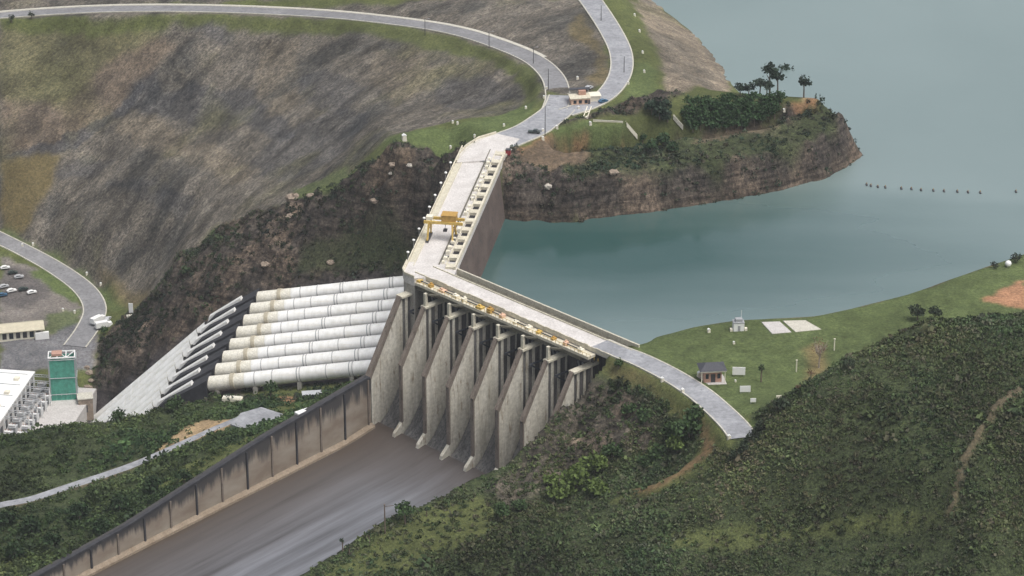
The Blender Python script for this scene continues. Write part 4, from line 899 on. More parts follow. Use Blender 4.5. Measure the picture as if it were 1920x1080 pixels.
for i, (u, v, h, r_, lb) in enumerate([(1236, 222, 8.5, 5.0, 'large dark tree at the neck between the lawn and the grove'), (1222, 214, 6.5, 3.6, 'dark tree left of the large neck tree'), (1252, 228, 5.5, 3.2, 'dark tree right of the large neck tree'),
                                      (1243, 277, 6, 3.8, 'green tree on the cliff shelf below the pale steps'), (1222, 284, 5, 3.0, 'small green tree on the cliff edge left of the shelf tree'), (1262, 285, 4.5, 2.8, 'small green tree on the cliff edge right of the shelf tree'), (1205, 268, 4, 2.2, 'low bush at the right end of the small terrace lawn')]):
    tree('broad_tree', u, v, h, r_, lb, None, [(.03, .05, .032), (.035, .065, .03)][i > 2], seed=30+i, n_=320)
# right bank trees
for i, (u, v, h, r_, lb) in enumerate([(1292, 822, 9, 5.4, 'large rounded tree inside the bend of the dirt track'), (1262, 830, 7.5, 4.4, 'rounded tree left of the large tree at the track bend'), (1300, 795, 7, 4.0, 'dark tree above the large tree at the track bend'), (1270, 850, 6, 3.6, 'bright green bush below the trees at the track bend'),
                                      (1080, 918, 8, 5.6, 'bright green tree on the rocky bank below the spillway'), (1050, 938, 6.5, 4.8, 'bright green bush left of the bright tree on the rocky bank'), (1120, 885, 6.5, 4.0, 'green tree uphill of the bright tree on the rocky bank'), (1150, 862, 6, 3.8, 'green tree midway up the rocky bank'), (1180, 780, 5, 3.2, 'dark bush at the top of the rocky bank under the track'), (1205, 790, 4.5, 3.0, 'dark bush right of the top bush under the track'),
                                      (945, 975, 6, 3.4, 'dark green tree at the foot of the rocky bank by the channel'), (760, 984, 8, 3.4, 'lone green tree beside the channel with a bare pole left of it'), (1118, 928, 6, 4.4, 'green bush right of the bright tree on the rocky bank'), (1160, 690, 3.5, 2.0, 'small bush on the ochre slope below the bridge end'), (1095, 890, 5.5, 4.0, 'yellow-green bush uphill of the large bright tree'), (1035, 910, 4.5, 3.2, 'yellow-green bush at the left end of the bright bushes'), (1235, 860, 5, 3.4, 'green bush just above the dirt track'), (1210, 875, 4.5, 3.2, 'green bush beside the dirt track, left one'), (975, 960, 4.5, 2.8, 'dark green bush right of the foot of the rocky bank')]):
    tree('bush_tree', u, v, h, r_, lb, None, [(.046, .078, .030), (.095, .135, .038)][i in (3, 4, 5, 6, 12, 14, 15)], seed=40+i, n_=330)
for i, (u, v, h) in enumerate([(643, 1038, 6), (655, 1040, 4), (693, 1018, 4.5), (800, 968, 3.5)]):
    tree('sapling', u, v, h, 1.1, ['thin dark sapling leftmost on the channel bank', 'short sapling beside the leftmost thin sapling', 'dark pointed sapling between the thin sapling and the bare pole', 'small sapling upstream of the lone green tree'][i], None, (.03, .05, .026), seed=60+i, n_=90)
# left bank trees
for i, (u, v, h, r_) in enumerate([(150, 975, 7, 4.4), (60, 1000, 7, 4.6), (225, 960, 6.5, 4), (290, 925, 6, 3.8), (100, 1030, 6.5, 4), (30, 1050, 6, 4), (190, 1000, 5.5, 3.8), (345, 905, 5, 3.2), (15, 985, 6, 4.2)]):
    tree('bank_tree', u, v, h, r_, 'dark leafy tree crowded along the top of the stained channel wall', 'dark trees along the channel wall', (.026, .046, .02), seed=i % 4+70, n_=320)
for i, (u, v, h, r_, lb) in enumerate([(508, 748, 7.5, 3.2, 'leafy tree standing in front of the nearest penstock'), (330, 772, 6, 4, 'bushy tree at the foot of the dark anchor blocks'), (225, 790, 5, 3.4, 'bushy tree hiding the bottom of the lower penstocks'), (195, 628, 4, 2.2, 'dark bush at the cliff edge beside the valley forecourt')]):
    tree('bush_tree', u, v, h, r_, lb, None, (.045, .075, .03), seed=80+i, n_=300)
for i, (u, v) in enumerate([(21, 42), (60, 36)]): tree('roadside_bush', u, v, 4, 2.0, ['dark bush beside the berm road at the far left edge', 'dark bush on the berm road verge, right of the one at the edge'][i], None, (.035, .045, .03), seed=90+i, n_=150)
tree('conifer', 1427, 716, 7.5, 1.3, 'small dark conifer alone on the lawn right of the white boards', None, (.028, .05, .024), seed=95, n_=200, flat=2.0)
for i, (u, v, lb) in enumerate([(1497, 735, 'sparse rusty sapling on the lawn left of the bare pale tree'), (1520, 712, 'rusty leafless bush below the bare pale tree'), (1720, 600, 'dark tree at the crest of the near hill against the lawn'), (1752, 600, 'dark rounded tree on the hill crest right of the first crest tree'), (1465, 772, 'dark bushy tree at the foot of the hill crest beside the lawn'), (1590, 690, 'dark bush midway along the hill crest line'), (1430, 806, 'dark bush at the right edge of the road end, highest of the row'), (1417, 819, 'dark bush across the road end, second from the right'), (1404, 832, 'dark bush across the road end, third from the right'), (1392, 846, 'dark bush across the left side of the road end'), (1380, 860, 'dark bush below the left kerb of the road end')]):
    tree('crest_tree', u, v, [3, 4, 6, 5.5, 5, 4, 3.6, 3.2, 3.2, 3.2, 3][i], [1.2, 1.6, 3.4, 3, 3, 2.4, 2.7, 2.6, 2.6, 2.6, 2.4][i], lb, None, (.13, .075, .045) if i < 2 else (.035, .048, .028), seed=100+i, n_=[50, 70, 280, 260, 260, 200, 220, 220, 220, 220, 220][i])
# bare tree on the lawn
q = GG(1535, 690); bt = empty('bare_tree', q, .3, 'nearly leafless pale tree with rusty twigs alone on the lawn', 'tree')
b = MB(); rr = random.Random(5); b.tube([(0, 0, -.5), (.1, 0, 3.5), (.3, 0, 5)], [.35, .28, .24], 7)
for k in range(9):
    a_ = k*.72; r1 = 2+rr.random()*1.6; z1 = 8+rr.random()*3.5; m_ = (math.cos(a_)*r1*.5, math.sin(a_)*r1*.5, 6.5+rr.random()); b.tube([(.25, 0, 4+rr.random()), m_, (math.cos(a_)*r1, math.sin(a_)*r1, z1)], [.17, .11, .03], 5)
    for j in range(4): c_ = rr.random()*6.28; b.tube([m_, (m_[0]+math.cos(c_)*1.5, m_[1]+math.sin(c_)*1.5, m_[2]+1+2*rr.random())], [.07, .02], 4)
b.build('trunk', M['palebark'], bt)
V_, F_, c_ = leaf_cloud(1, 150, 3.6, 1.2, .16, 5, .2, 8.6); o = bpy.data.objects.new('crown', fast_mesh('crown', V_, F_, M['leaf'], c_[:, None]*np.array((.16, .085, .055)))); COL.objects.link(o); o.parent = bt

# ------------------------------------------------------------------ small things
def at(u, v, dz=0): q = GG(u, v); return (q[0], q[1], q[2]+dz)
# guard kiosk on the right
g = empty('guard_kiosk', at(1334, 712), .12, 'pink brick guard kiosk with a wide dark hipped roof beside the right road', 'kiosk')
MB().box(-3.2, -2.4, -.3, 3.2, 2.4, 4.6).build('wall', M['pinkwall'], g); MB().box(-.7, -2.47, -.1, .9, -2.41, 3.4).build('door', M['darkgrey'], g)
for x in (-2.6, 1.6): MB().box(x, -2.48, 1.6, x+1.1, -2.42, 3.5).build('window', M['glass'], g)
MB().box(-4.7, -3.7, 4.61, 4.7, 3.7, 5.1).build('fascia', M['cream'], g)
MB().add([(-4.9, -3.9, 5.11), (4.9, -3.9, 5.11), (4.9, 3.9, 5.11), (-4.9, 3.9, 5.11), (-2.2, 0, 6.9), (2.2, 0, 6.9)], [(3, 2, 1, 0), (0, 1, 5, 4), (1, 2, 5), (2, 3, 4, 5), (3, 0, 4)]).build('roof', M['roofdark'], g)
b = MB()
for x in (-4.3, 4.1): MB().box(x, -3.4, -.3, x+.25, -3.15, 4.6).build('post', M['cream'], g)
MB().box(-4.8, -4.2, -.3, 4.8, 3.6, .12).build('step', M['slab'], g)
def board(u, v, w_, h_, label, rz=0, mat='white'):
    g = empty('sign_board', at(u, v), rz, label, 'board')
    MB().box(-w_/2, -.12, .7, w_/2, .12, .7+h_).build('panel', M[mat], g)
    for x in (-w_*.38, w_*.38): MB().box(x-.08, .13, -.4, x+.08, .3, .6+h_).build('leg', M['grey'], g)
board(1385, 706, 4.6, 3.0, 'largest blank white board on the lawn, right of the guard kiosk', -.05)
board(1397, 738, 3.8, 2.3, 'middle-sized blank white board on the lawn below the largest one', .05)
board(1412, 757, 2.0, 1.4, 'smallest white board on the lawn above the road end', .1)
board(1460, 750, 1.9, 1.1, 'faded greenish board at the edge of the hill scrub', .2, 'cream')
# instrument hut at the shore
g = empty('instrument_hut', at(1384, 618), .1, 'small white hut with dark roof and aerial at the lawn shoreline', 'hut')
MB().box(-2, -1.6, -.3, 2, 1.6, 3.2).build('wall', M['white'], g); MB().box(-2.1, -1.7, 3.21, 2.1, 1.7, 3.5).box(-1.2, -1, 3.51, 1.4, 1, 4.6).build('roof', M['grey'], g); MB().tube([(1.2, .9, 3.5), (1.2, .9, 7.5)], .08, 5).build('aerial', M['white'], g)
for x in (-3.2, 2.3): MB().box(x, -1.5, -.3, x+.9, -.2, 1.0).build('plinth', M['cream'], g)
MB().box(-.4, -1.67, .1, .5, -1.61, 2.2).build('door', M['grey'], g)
# marker stones / garden lights
def marker(u, v, s_, label, group=None, proto={}):
    s_ *= .82; k_ = round(s_, 2)
    if k_ in proto: t = copy_tree(proto[k_]); t.location = at(u, v); t['label'] = label
    else:
        t = empty('marker_post', at(u, v), .3, label, 'marker'); h_ = s_*1.1
        MB().prism([(-s_/2, -.3), (s_/2, -.3), (s_*.36, h_), (-s_*.36, h_)], 'y', -s_*.42, s_*.42).build('body', M['cream'], t); MB().prism([(-s_*.45, h_+.001), (s_*.45, h_+.001), (0, h_+.3*s_)], 'y', -s_*.45, s_*.45).build('cap', M['white'], t); proto[k_] = t
    if group: t['group'] = group
    elif 'group' in t: del t['group']
    return t
marker(758, 263, 2.6, 'largest white marker block at the tip of the left grass terrace')
for u, v in ((849, 231), (858, 233), (890, 257), (945, 237), (986, 204), (1020, 184), (1025, 167), (845, 278)): marker(u, v, 1.2, 'small white marker on the grass verge left of the junction road', 'white markers on the left grass verge')
for u, v in ((1018, 247), (1018, 262), (1044, 241), (1107, 234), (1085, 205), (1083, 149)): marker(u, v, 1.4, 'small white marker beside the road junction', 'white markers round the junction')
for u, v in ((1178, 158), (1208, 136), (1205, 100), (1199, 60), (1190, 30)): marker(u, v, 1.2, 'small white marker on the verge of the crest road', 'white markers along the crest road')
for u, v in ((1280, 736), (1242, 715), (1367, 823)): marker(u, v, 1.5, 'white marker on the grass on the channel side of the right road', 'white markers beside the right road')
marker(1311, 706, 1.8, 'white block at the left foot of the guard kiosk'); marker(1329, 623, 1.4, 'white marker on the lawn left of the white hut'); marker(1376, 645, 1.0, 'tiny white marker on the lawn in front of the white hut')
marker(1379, 716, .8, 'tiny pale marker between the two larger white boards'); marker(1470, 209, 1.3, 'white marker on the orange soil at the right end of the grove')
for (u, v) in ((62, 460), (42, 462), (118, 583), (140, 587), (189, 535), (163, 515)): marker(u, v, 1.3, 'pale marker beside the bend of the valley road', 'pale markers along the valley road')
def lump(name, u, v, s_, mat, label, cat, seed=1, sz=.6):
    b = MB(); g_ = random.Random(seed); n1, n2 = 7, 9; vs = []; fs = []
    for i in range(n1+1):
        th = math.pi*i/n1
        for j in range(n2):
            ph = 2*math.pi*j/n2; k_ = .75+.5*g_.random(); vs.append((s_*k_*math.sin(th)*math.cos(ph), s_*.7*k_*math.sin(th)*math.sin(ph), s_*sz*k_*math.cos(th)+.2*s_))
    for i in range(n1):
        for j in range(n2): fs.append((i*n2+j, (i+1)*n2+j, (i+1)*n2+(j+1) % n2, i*n2+(j+1) % n2))
    o = b.add(vs, fs).build(name, M[mat], None, False, at(u, v)); return tag(o, label, cat)
M['palerock'] = stone('pale_rock', (.22, .175, .14), (.34, .28, .22), (.6, .6, .6)); M['whiterock'] = stone('white_rock', (.38, .35, .3), (.52, .48, .42), (.6, .6, .6))
for i, (u, v, s_, mt, lb) in enumerate([(737, 311, 2.0, 'palerock', 'pale pinkish boulder below the left grass terrace'), (768, 311, 1.3, 'whiterock', 'white boulder right of the pinkish one below the terrace'), (733, 326, 1.2, 'whiterock', 'whitish boulder under the pinkish one below the terrace'), (550, 374, 3.4, 'palerock', 'long pale rock outcrop at the top of the dark spur'), (584, 369, 2.2, 'palerock', 'pale rock outcrop right of the long one on the spur'),
        (703, 378, 2.0, 'palerock', 'small tan outcrop in the middle of the dark spur'), (545, 408, 2.2, 'palerock', 'tan outcrop below the long pale outcrop'), (497, 497, 2.0, 'palerock', 'pale outcrop low on the spur near the penstock bends'), (620, 493, 1.8, 'palerock', 'small pale outcrop above the farthest penstock'), (1150, 325, 2.2, 'palerock', 'pale boulder high on the peninsula cliff'), (1028, 352, 2.0, 'whiterock', 'white boulder on the left part of the peninsula cliff'), (1060, 905, 2.4, 'palerock', 'light boulder on the rocky bank beside the channel')]):
    lump('boulder', u, v, s_, mt, lb, 'boulder', i)
# utility poles
def pole(u, v, h, label, rz=0, proto=[]):
    if proto: t = copy_tree(proto[0]); t.location = at(u, v); t.scale = (1, 1, h/10); t.rotation_euler = (0, 0, rz); t['label'] = label; return
    t = empty('street_lamp', at(u, v), rz, label, 'street lamp', 'tall grey lamp poles beside the roads'); MB().tube([(0, 0, -.3), (0, 0, 10)], [.2, .12], 7).build('pole', M['darkgrey'], t); MB().tube([(0, 0, 9.8), (.9, 0, 10.3), (1.8, 0, 10.35)], .06, 5).box(1.4, -.15, 10.3, 2.3, .15, 10.5).build('lamp_arm', M['grey'], t); t.scale = (1, 1, h/10); proto.append(t)
for a_ in ((1022, 256, 14, 'tall grey lamp pole beside the parked pickup at the road fork'), (1028, 168, 10, 'grey lamp pole on the berm road just before the junction'), (1000, 120, 8, 'grey lamp pole on the berm road, second from the junction'), (917, 90, 8, 'grey lamp pole on the berm road, third from the junction'), (797, 66, 8, 'grey lamp pole farthest along the berm road'), (1170, 137, 8, 'grey lamp pole on the bend of the crest road'), (1127, 40, 8, 'grey lamp pole farthest up the crest road')): pole(*a_)
for u, v, h, lb in ((1493, 697, 4.5, 'pale wooden post on the lawn left of the bare tree'), (1564, 657, 4.5, 'pale wooden post on the lawn right of the bare tree'), (722, 1000, 11, 'bare dark pole on the channel bank left of the lone tree')):
    t = empty('post', at(u, v), 0, lb, 'post'); MB().tube([(0, 0, -.4), (0, 0, h)], [.26, .2], 8).build('shaft', M['cream'] if h < 6 else M['bark'], t); MB().box(-.3, -.3, h+.002, .3, .3, h+.2).build('cap', M['cream'] if h < 6 else M['bark'], t)
    if h > 6: MB().bar((0, 0, h-.6), (3.2, 0, h-.2), .15).build('arm', M['bark'], t)
# concrete slabs on the lawn
for px, mt, lb in (([(1428, 603), (1462, 602), (1484, 622), (1448, 625)], 'slab', 'darker left-hand concrete slab lying on the lawn at the shore'), ([(1468, 601), (1510, 600), (1540, 617), (1492, 622)], 'kerb', 'paler right-hand concrete slab lying on the lawn at the shore')):
    q = [P(u, v, 13.9) for u, v in px]; zt = max(gz(a_[0], a_[1]) for a_ in q)+.15; c_ = np.mean(q, axis=0)
    tag(MB().prism([(a_[0]-c_[0], a_[1]-c_[1]) for a_ in q], 'z', -2.5, 0).build('concrete_slab', M[mt], None, False, (c_[0], c_[1], zt)), lb, 'slab')
# stairs
def stairs(u0, v0, u1, v1, w_, label, mat='cream'):
    a_, b_ = np.array(at(u0, v0)), np.array(at(u1, v1)); d = b_-a_; L_ = np.hypot(d[0], d[1]); t = empty('stairs', a_, math.atan2(d[1], d[0]), label, 'stairs'); n_ = 12; m_ = MB(); pr_ = [(0, -1.5)]
    for i in range(n_):
        z = d[2]*(i+.5)/n_+.35; pr_ += [(L_*i/n_, z), (L_*(i+1)/n_, z)]
    pr_.append((L_, d[2]-1.5)); m_.prism(pr_, 'y', -w_/2, w_/2).build('steps', M[mat], t)
    for sg in (-1, 1): MB().prism([(0, -1.4), (0, .8), (L_, d[2]+.8), (L_, d[2]-1.4)], 'y', sg*w_/2+(0.003 if sg > 0 else -.35), sg*w_/2+(.35 if sg > 0 else -.003)).build('side_wall', M[mat], t)
stairs(1174, 231, 1194, 254, 1.6, 'pale concrete steps down from the right end of the small terrace lawn'); stairs(1263, 216, 1281, 236, 2.2, 'pinkish concrete steps left of the grove', 'kerb'); stairs(1105, 202, 1098, 221, 1.4, 'narrow pale steps below the gatehouse')
b = MB(); a_, b_ = at(1112, 228), at(1168, 231); t = empty('low_wall', a_, 0, 'low pale retaining wall along the back of the terrace lawn', 'wall'); MB().bar((0, 0, .3), (b_[0]-a_[0], b_[1]-a_[1], b_[2]-a_[2]+.3), .35, 1.0).build('wall_face', M['cream'], t); MB().bar((0, 0, .86), (b_[0]-a_[0], b_[1]-a_[1], b_[2]-a_[2]+.86), .5, .1).build('coping', M['kerb'], t)
# gatehouse at the junction
g = empty('gatehouse', at(1092, 193), .15, 'peach and cream flat-roofed gatehouse on the island where the roads meet', 'building')
MB().box(-5.5, -3.2, -.4, 3.0, 3.2, 3.3).build('wall', M['peach'], g); MB().box(3.02, -.5, -.4, 8.0, 4.2, 3.0).build('annexe', M['cream'], g); MB().box(-6.1, -3.8, 3.31, 3.3, 3.8, 3.65).build('roof', M['parapet'], g); MB().box(3.32, -.9, 3.01, 8.4, 4.6, 3.3).build('roof', M['cream'], g)
MB().box(-1.6, .2, 3.66, 1.6, 2.8, 5.6).build('water_tank', M['pinkwall'], g); MB().box(-5.4, 1.8, 5.61, 3.6, 4.0, 5.95).build('canopy', M['roofdark'], g)
for x in (-4.6, -2.2, .4): MB().box(x, -3.27, 1.0, x+1.4, -3.21, 2.5).build('window', M['glass'], g)
MB().box(2.0, -3.27, 0, 2.9, -3.21, 2.4).build('door', M['darkgrey'], g)
for x in (-5.2, 3.1): MB().box(x, 3.7, -.4, x+.25, 3.95, 5.6).build('post', M['grey'], g)
tag(MB().prism([(-8, -5), (7, -6), (11, 3), (9, 6), (-4, 6), (-9, 1)], 'z', -1.5, .18).build('pavement', M['kerb'], None, False, at(1092, 193)), kind='structure')
# vehicles
def vehicle(u, v, rz, mat, label, kind='car', proto={}, dz=.35, group=None, sc_=1):
    k_ = (kind, mat)
    if k_ in proto: t = copy_tree(proto[k_]); t.location = at(u, v, dz); t.rotation_euler = (0, 0, rz); t['label'] = label
    else:
        t = empty('parked_'+kind, at(u, v, dz), rz, label, kind)
        if kind == 'car':
            MB().prism([(-2.2, .35), (2.2, .35), (2.25, .8), (1.9, .98), (1.0, 1.05), (.45, 1.5), (-1.2, 1.52), (-1.9, 1.05), (-2.25, .95)], 'y', -.88, .88).build('body', M[mat], t); MB().prism([(.9, 1.08), (.42, 1.44), (-1.15, 1.46), (-1.7, 1.08)], 'y', -.9, .9).build('window', M['glass'], t); wx_ = (-1.4, 1.35); wr = .34
        elif kind == 'pickup':
            MB().prism([(-2.7, .5), (2.6, .5), (2.65, 1.0), (1.5, 1.15), (1.1, 1.75), (-.4, 1.8), (-.5, 1.1), (-2.7, 1.1)], 'y', -.95, .95).build('body', M[mat], t); MB().prism([(1.35, 1.18), (1.05, 1.7), (-.35, 1.72), (-.35, 1.18)], 'y', -.97, .97).build('window', M['glass'], t); wx_ = (-1.8, 1.7); wr = .4
        else:
            MB().box(-4.2, -1.25, .8, 1.6, 1.25, 3.4).build('cargo_box', M[mat], t); MB().prism([(1.75, .6), (3.9, .6), (3.9, 1.5), (3.5, 2.6), (1.75, 2.65)], 'y', -1.15, 1.15).build('cab', M['white'], t); MB().prism([(3.93, 1.55), (3.56, 2.5), (3.4, 2.5), (3.8, 1.55)], 'y', -1.0, 1.0).build('window', M['glass'], t); wx_ = (-2.8, 2.8); wr = .5
        for x in wx_:
            for y in (-.8, .62): MB().tube([(x, y*(1.25 if kind == 'truck' else 1), wr), (x, y*(1.25 if kind == 'truck' else 1)+.25, wr)], wr, 12).build('wheel', M['rubber'], t)
        proto[k_] = t
    if group: t['group'] = group
M['bluepaint'] = paintm('blue_paint', (.05, .12, .2), .35); M['darkpaint'] = paintm('dark_green_paint', (.04, .055, .05), .35); M['redpaint'] = paintm('red_paint', (.28, .04, .05), .4); M['silver'] = paintm('silver_paint', (.45, .46, .47), .3)
vehicle(1131, 193, .6, 'bluepaint', 'dark blue car beside the gatehouse', 'car'); vehicle(1002, 251, -.15, 'darkpaint', 'dark green pickup parked at the start of the intake dam deck', 'pickup'); vehicle(1104, 168, .9, 'silver', 'silver car parked behind the gatehouse')
q = P(953, 288, 15.1)
t = empty('service_cabinet', (q[0], q[1], 14.75), rzA, 'dark red cabinet at the far corner of the intake dam deck', 'cabinet'); MB().box(-1, -1, 0, 1, 1, 2.2).build('body', M['redpaint'], t); MB().box(-1.1, -1.1, 2.21, 1.1, 1.1, 2.4).build('lid', M['darkgrey'], t); MB().box(1.01, -.7, .2, 1.06, .7, 1.9).build('door', M['grey'], t)
vehicle(185, 606, .9, 'white', 'white truck at the end of the valley road, left one', 'truck'); vehicle(203, 601, 1.3, 'silver', 'silver car right of the white trucks on the forecourt'); vehicle(196, 616, .4, 'white', 'white truck nearest the dark cliff edge', 'truck')
lots = [(10, 505, .3, 'white'), (24, 514, .3, 'darkpaint'), (36, 522, .3, 'silver'), (8, 540, .5, 'silver'), (22, 548, .5, 'white'), (44, 545, .5, 'darkpaint'), (60, 551, .5, 'white'), (5, 556, .4, 'bluepaint')]
nm = ['white car uppermost in the valley car park', 'dark car second from the top of the valley car park', 'silver car third from the top of the valley car park', 'silver car at the left of the lower parking row', 'white car left of centre in the lower parking row', 'dark car right of centre in the lower parking row', 'white car at the right end of the lower parking row', 'blue car lowest in the valley car park']
for (u, v, rz, mt), lb in zip(lots, nm): vehicle(u, v, rz, mt, lb, 'car', group='cars in the valley car park')
vehicle(573, 785, .7, 'white', 'white van-like truck parked against the channel wall', 'truck')
t = empty('notice_panel', at(246, 588), -.2, 'tall white panel standing at the rock edge right of the valley road', 'board'); MB().box(-1.0, -.15, .4, 1.0, .15, 5.2).build('panel', M['white'], t)
for x in (-.7, .7): MB().box(x-.1, .16, -.5, x+.1, .35, 5).build('leg', M['grey'], t)
t = empty('equipment_box', at(244, 597), .2, 'low cream box below the tall white panel', 'box'); MB().box(-1.5, -1, -.3, 1.5, 1, 1.4).build('body', M['cream'], t); MB().box(-1.6, -1.1, 1.41, 1.6, 1.1, 1.55).build('lid', M['kerb'], t)
# shed and footing by the near penstock
t = empty('shed', at(585, 745), .15, 'low grey shed with a pale flat roof beside the nearest penstock', 'shed'); MB().box(-3.6, -1.6, -.5, 3.6, 1.6, 1.9).build('wall', M['slab'], t); MB().box(-4, -2, 1.91, 4, 2, 2.15).build('roof', M['silver'], t); MB().box(-.5, -1.68, 0, .5, -1.61, 1.7).build('door', M['darkgrey'], t)
t = empty('valve_block', at(436, 752), rzA, 'cream concrete block under the stained end of the nearest penstock', 'block'); MB().box(-4, -1.5, -1, 4, 1.5, 1.6).build('body', M['cream'], t); MB().box(-3.6, -1.2, 1.61, 3.6, 1.2, 1.9).build('cover', M['pipeold'], t)
# buoy line
bp_ = None
for i, (u, v) in enumerate([(1625, 347), (1633, 349), (1646, 351), (1660, 352), (1690, 354), (1709, 355), (1727, 357), (1750, 358), (1770, 359), (1795, 360), (1815, 361), (1838, 362), (1905, 360)]):
    q = P(u, v, WL)
    if bp_ is None: bp_ = empty('buoy', q, 0, 'dark float in the dotted line across the reservoir', 'buoy', 'buoys in a line across the reservoir'); MB().tube([(0, -1.1, .15), (0, -.8, .15), (0, .8, .15), (0, 1.1, .15)], [.22, .5, .5, .22], 10).build('float', M['darkgrey'], bp_); MB().tube([(0, 0, .5), (0, 0, 1.2)], .15, 6).build('top_mark', M['ochre'], bp_)
    else: o = copy_tree(bp_); o.location = q
# far shore ball and post
t = empty('marker_ball', at(1890, 500), 0, 'white spherical marker at the far right of the lawn shoreline', 'marker'); MB().tube([(0, 0, 0), (0, 0, .4), (0, 0, 1.3), (0, 0, 2.2), (0, 0, 2.6)], [.3, 1.0, 1.35, 1.0, .3], 12).build('ball', M['white'], t, True); MB().tube([(0, 0, -.5), (0, 0, .3)], .5, 8).build('base', M['slab'], t)
tree('roadside_bush', 1905, 492, 3.8, 2.4, 'dark bush behind the white ball marker at the right edge', None, (.035, .045, .03), seed=97, n_=150); tree('roadside_bush', 1865, 503, 2.6, 1.8, 'dark bush left of the white ball marker', None, (.035, .045, .03), seed=98, n_=150)
t = empty('lookout_hut', at(1537, 187), .2, 'tiny dark-roofed lookout shelter on the bare tip of the peninsula', 'shelter')
for x in (-1, 1):
    for y in (-1, 1): MB().box(x-.12, y-.12, -.3, x+.12, y+.12, 2.2).build('post', M['bark'], t)
MB().add([(-1.8, -1.8, 2.21), (1.8, -1.8, 2.21), (1.8, 1.8, 2.21), (-1.8, 1.8, 2.21), (0, 0, 3.6)], [(3, 2, 1, 0), (0, 1, 4), (1, 2, 4), (2, 3, 4), (3, 0, 4)]).build('roof', M['roofdark'], t)

# ------------------------------------------------------------------ valley buildings
g = empty('workshop', at(38, 628), .22, 'long low white workshop with a beige sloping roof in the valley', 'building')
MB().box(-16, -4, -1, 10, 4, 4.0).build('wall', M['cream'], g)
MB().prism([(-5.4, 3.9), (-5.4, 4.2), (.2, 6.0), (5.2, 4.2), (5.2, 3.9), (.2, 5.6)], 'x', -17, 11).build('roof', M['beigeroof'], g)
for i in range(8): x = -14.5+i*3.1; MB().box(x, -4.08, .2, x+1.9, -4.01, 3.1).build('bay', M['darkgrey'] if i % 3 else M['glass'], g)
MB().box(6.5, -5.5, -.8, 12.8, -4.02, 2.6).build('porch', M['white'], g)
# powerhouse, yard, transformers, green netted tower
o0 = P(64, 700, -101.5)
ph = empty('powerhouse', (o0[0], o0[1], o0[2]), rzA, 'white flat-roofed powerhouse at the left edge below the forecourt', 'building')
MB().box(0, 0, -20, 42, 66, 0).build('wall', M['slab'], ph); MB().box(-.4, -.4, .01, 42.4, 66.4, .8).build('roof', M['white'], ph)
for k in range(6): MB().box(2, 3+k*11, .81, 40, 3.35+k*11, .98).build('roof_joint', M['grey'], ph)
for k in range(4): MB().box(4, 8+k*14, .81, 6.2, 10.4+k*14, 2.0).build('roof_vent', M['cream'], ph)
for k in range(10): MB().box(-.08, 2+k*6.4, -7, -.01, 5.6+k*6.4, -3).build('window', M['glass'], ph)
yd = MB().box(-28, -2, -25, -.5, 60, -6.5).build('yard_slab', M['slab'], None); yd.location = o0; yd.rotation_euler = (0, 0, rzA); tag(yd, 'concrete transformer yard between the powerhouse and the dark cliff', 'yard')
def yp(x, y, z): return (o0[0]+nv[0]*x-av[0]*y, o0[1]+nv[1]*x-av[1]*y, o0[2]+z)
tp = None; gn = random.Random(3)
for j in range(9):
    for i, x in enumerate((-4.2, -10.2)):
        if tp is None:
            tp = empty('transformer', (0, 0, 0), rzA, 'grey transformer with radiator fins packed in the yard beside the powerhouse', 'transformer', 'transformers in the powerhouse yard')
            MB().box(-1.7, -1.5, 0, 1.7, 1.5, 2.8).box(-1.9, -1.7, 2.81, 1.9, 1.7, 3.05).build('tank', M['silver'], tp)
            for y in (-2.1, 1.55):
                b = MB()
                for k in range(6): b.box(-1.6+k*.58, y, .4, -1.35+k*.58, y+.5, 2.7)
                b.box(-1.62, y+.2, 2.4, 1.6, y+.3, 2.6); b.build('radiator', M['grey'], tp)
            for x_ in (-1, 0, 1): MB().tube([(x_, 0, 3.06), (x_*1.2, 0, 4.6)], [.22, .1], 8).build('bushing', M['pinkwall'], tp)
            MB().tube([(-1.5, .9, 3.7), (1.5, .9, 3.7)], .42, 10).build('conservator', M['white'], tp); o = tp
        else: o = copy_tree(tp)
        o.location = yp(x, 3+j*6.1, -6.48)
fr = None
for j in range(8):
    q = yp(-7.2, 6+j*6.1, -6.48)
    if fr is None:
        fr = empty('busbar_frame', q, rzA, 'pale lattice busbar frame standing over the transformer yard', 'frame', 'busbar frames over the transformer yard')
        for x_ in (-5.5, 5.5): MB().bar((x_-.5, 0, 0), (x_, 0, 9), .25).bar((x_+.5, 0, 0), (x_, 0, 9), .25).bar((x_-.3, 0, 3.6), (x_+.3, 0, 3.6), .15).build('leg', M['white'], fr)
        b = MB().bar((-5.5, 0, 9), (5.5, 0, 9), .25).bar((-5.5, 0, 8), (5.5, 0, 8), .25)
        for k in range(10): b.bar((-5.5+k*1.1, 0, 8+(k % 2)), (-4.4+k*1.1, 0, 9-(k % 2)), .14)
        b.build('crossbeam', M['silver'], fr)
    else: o = copy_tree(fr); o.location = q
G0 = P(97, 770, -113.0)
gt = empty('netted_tower', G0, .12, 'tall square tower wrapped in green netting with a pale frame on top', 'tower')
for x in (0, 11.6):
    for y in (0, 7): MB().box(x-.35, y-.35, -3, x+.35, y+.35, 25.6).build('post', M['grey'], gt)
for k in range(5): MB().box(.4+k*2.24, -.15, 1, 2.55+k*2.24, .15-.04*(k % 2), 24.6).build('net_panel', M['green'], gt)
for k in range(3): MB().box(11.5, .4+k*2.2, 1, 11.8, 2.5+k*2.2, 24.4).build('net_panel', M['green'], gt); MB().box(-.2, .4+k*2.2, 1, .1, 2.5+k*2.2, 24.4).build('net_panel', M['green'], gt)
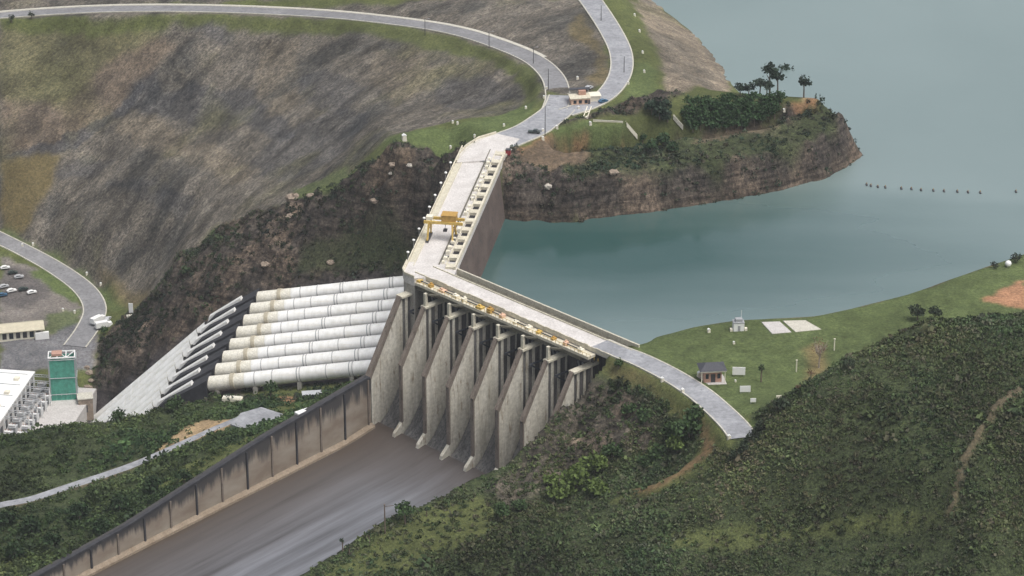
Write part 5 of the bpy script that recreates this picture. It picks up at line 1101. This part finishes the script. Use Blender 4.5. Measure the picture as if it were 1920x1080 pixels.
MB().box(.4, 6.9, 1, 11.2, 7.2, 24.4).build('net_panel', M['green'], gt)
for z in (8, 16, 24.9): MB().bar((0, -.45, z), (11.6, -.45, z), .25).bar((12.1, 0, z), (12.1, 7, z), .25).build('rail', M['silver'], gt)
b = MB()
for y in (0, 7): b.bar((0, y, 25.8), (11.6, y, 25.8), .5)
for x in (0, 3.9, 7.8, 11.6): b.bar((x, 0, 25.8), (x, 7, 25.8), .4)
b.bar((0, 0, 25.8), (3.9, 7, 25.8), .3).bar((3.9, 7, 25.8), (7.8, 0, 25.8), .3).bar((7.8, 0, 25.8), (11.6, 7, 25.8), .3); b.build('top_frame', M['white'], gt)
MB().box(1.5, 1.5, 25.9, 6, 5.5, 27.0).build('hoist', M['pinkwall'], gt)
t = empty('switch_house', P(160, 768, -112), .2, 'small pinkish concrete building right of the netted tower', 'building'); MB().box(-3, -3, -4, 3.4, 3, 6.5).build('wall', M['palerock'], t); MB().box(-3.3, -3.3, 6.51, 3.7, 3.3, 6.9).build('roof', M['kerb'], t); MB().box(-1, -3.08, 0, 1, -3.01, 3.5).build('door', M['darkgrey'], t)
for i, (u, v, s_) in enumerate([(168, 700, 1.8), (171, 715, 1.5), (165, 728, 2.0), (170, 742, 1.6), (163, 690, 1.4)]): lump('boulder', u, v, s_, 'palerock', ['pale boulder at the top of the rubble right of the netted tower', 'pale boulder second down the rubble edge', 'largest pale boulder midway down the rubble edge', 'pale boulder low on the rubble edge', 'small pale boulder above the rubble edge by the forecourt'][i], 'boulder', 50+i)

# ------------------------------------------------------------------ thin air haze
m = bpy.data.materials.new('haze'); m.use_nodes = True; n = m.node_tree.nodes; l = m.node_tree.links; n.remove(n['Principled BSDF'])
pv = n.new('ShaderNodeVolumePrincipled'); pv.inputs['Color'].default_value = (.86, .90, .95, 1); pv.inputs['Density'].default_value = .00005; pv.inputs['Anisotropy'].default_value = .2
l.new(pv.outputs[0], n['Material Output'].inputs['Volume'])
hz = MB().box(-3450, -790, -300, 3450, 4990, 560).build('haze', m); tag(hz, 'thin pale air haze over the valley and reservoir', 'haze', kind='stuff')
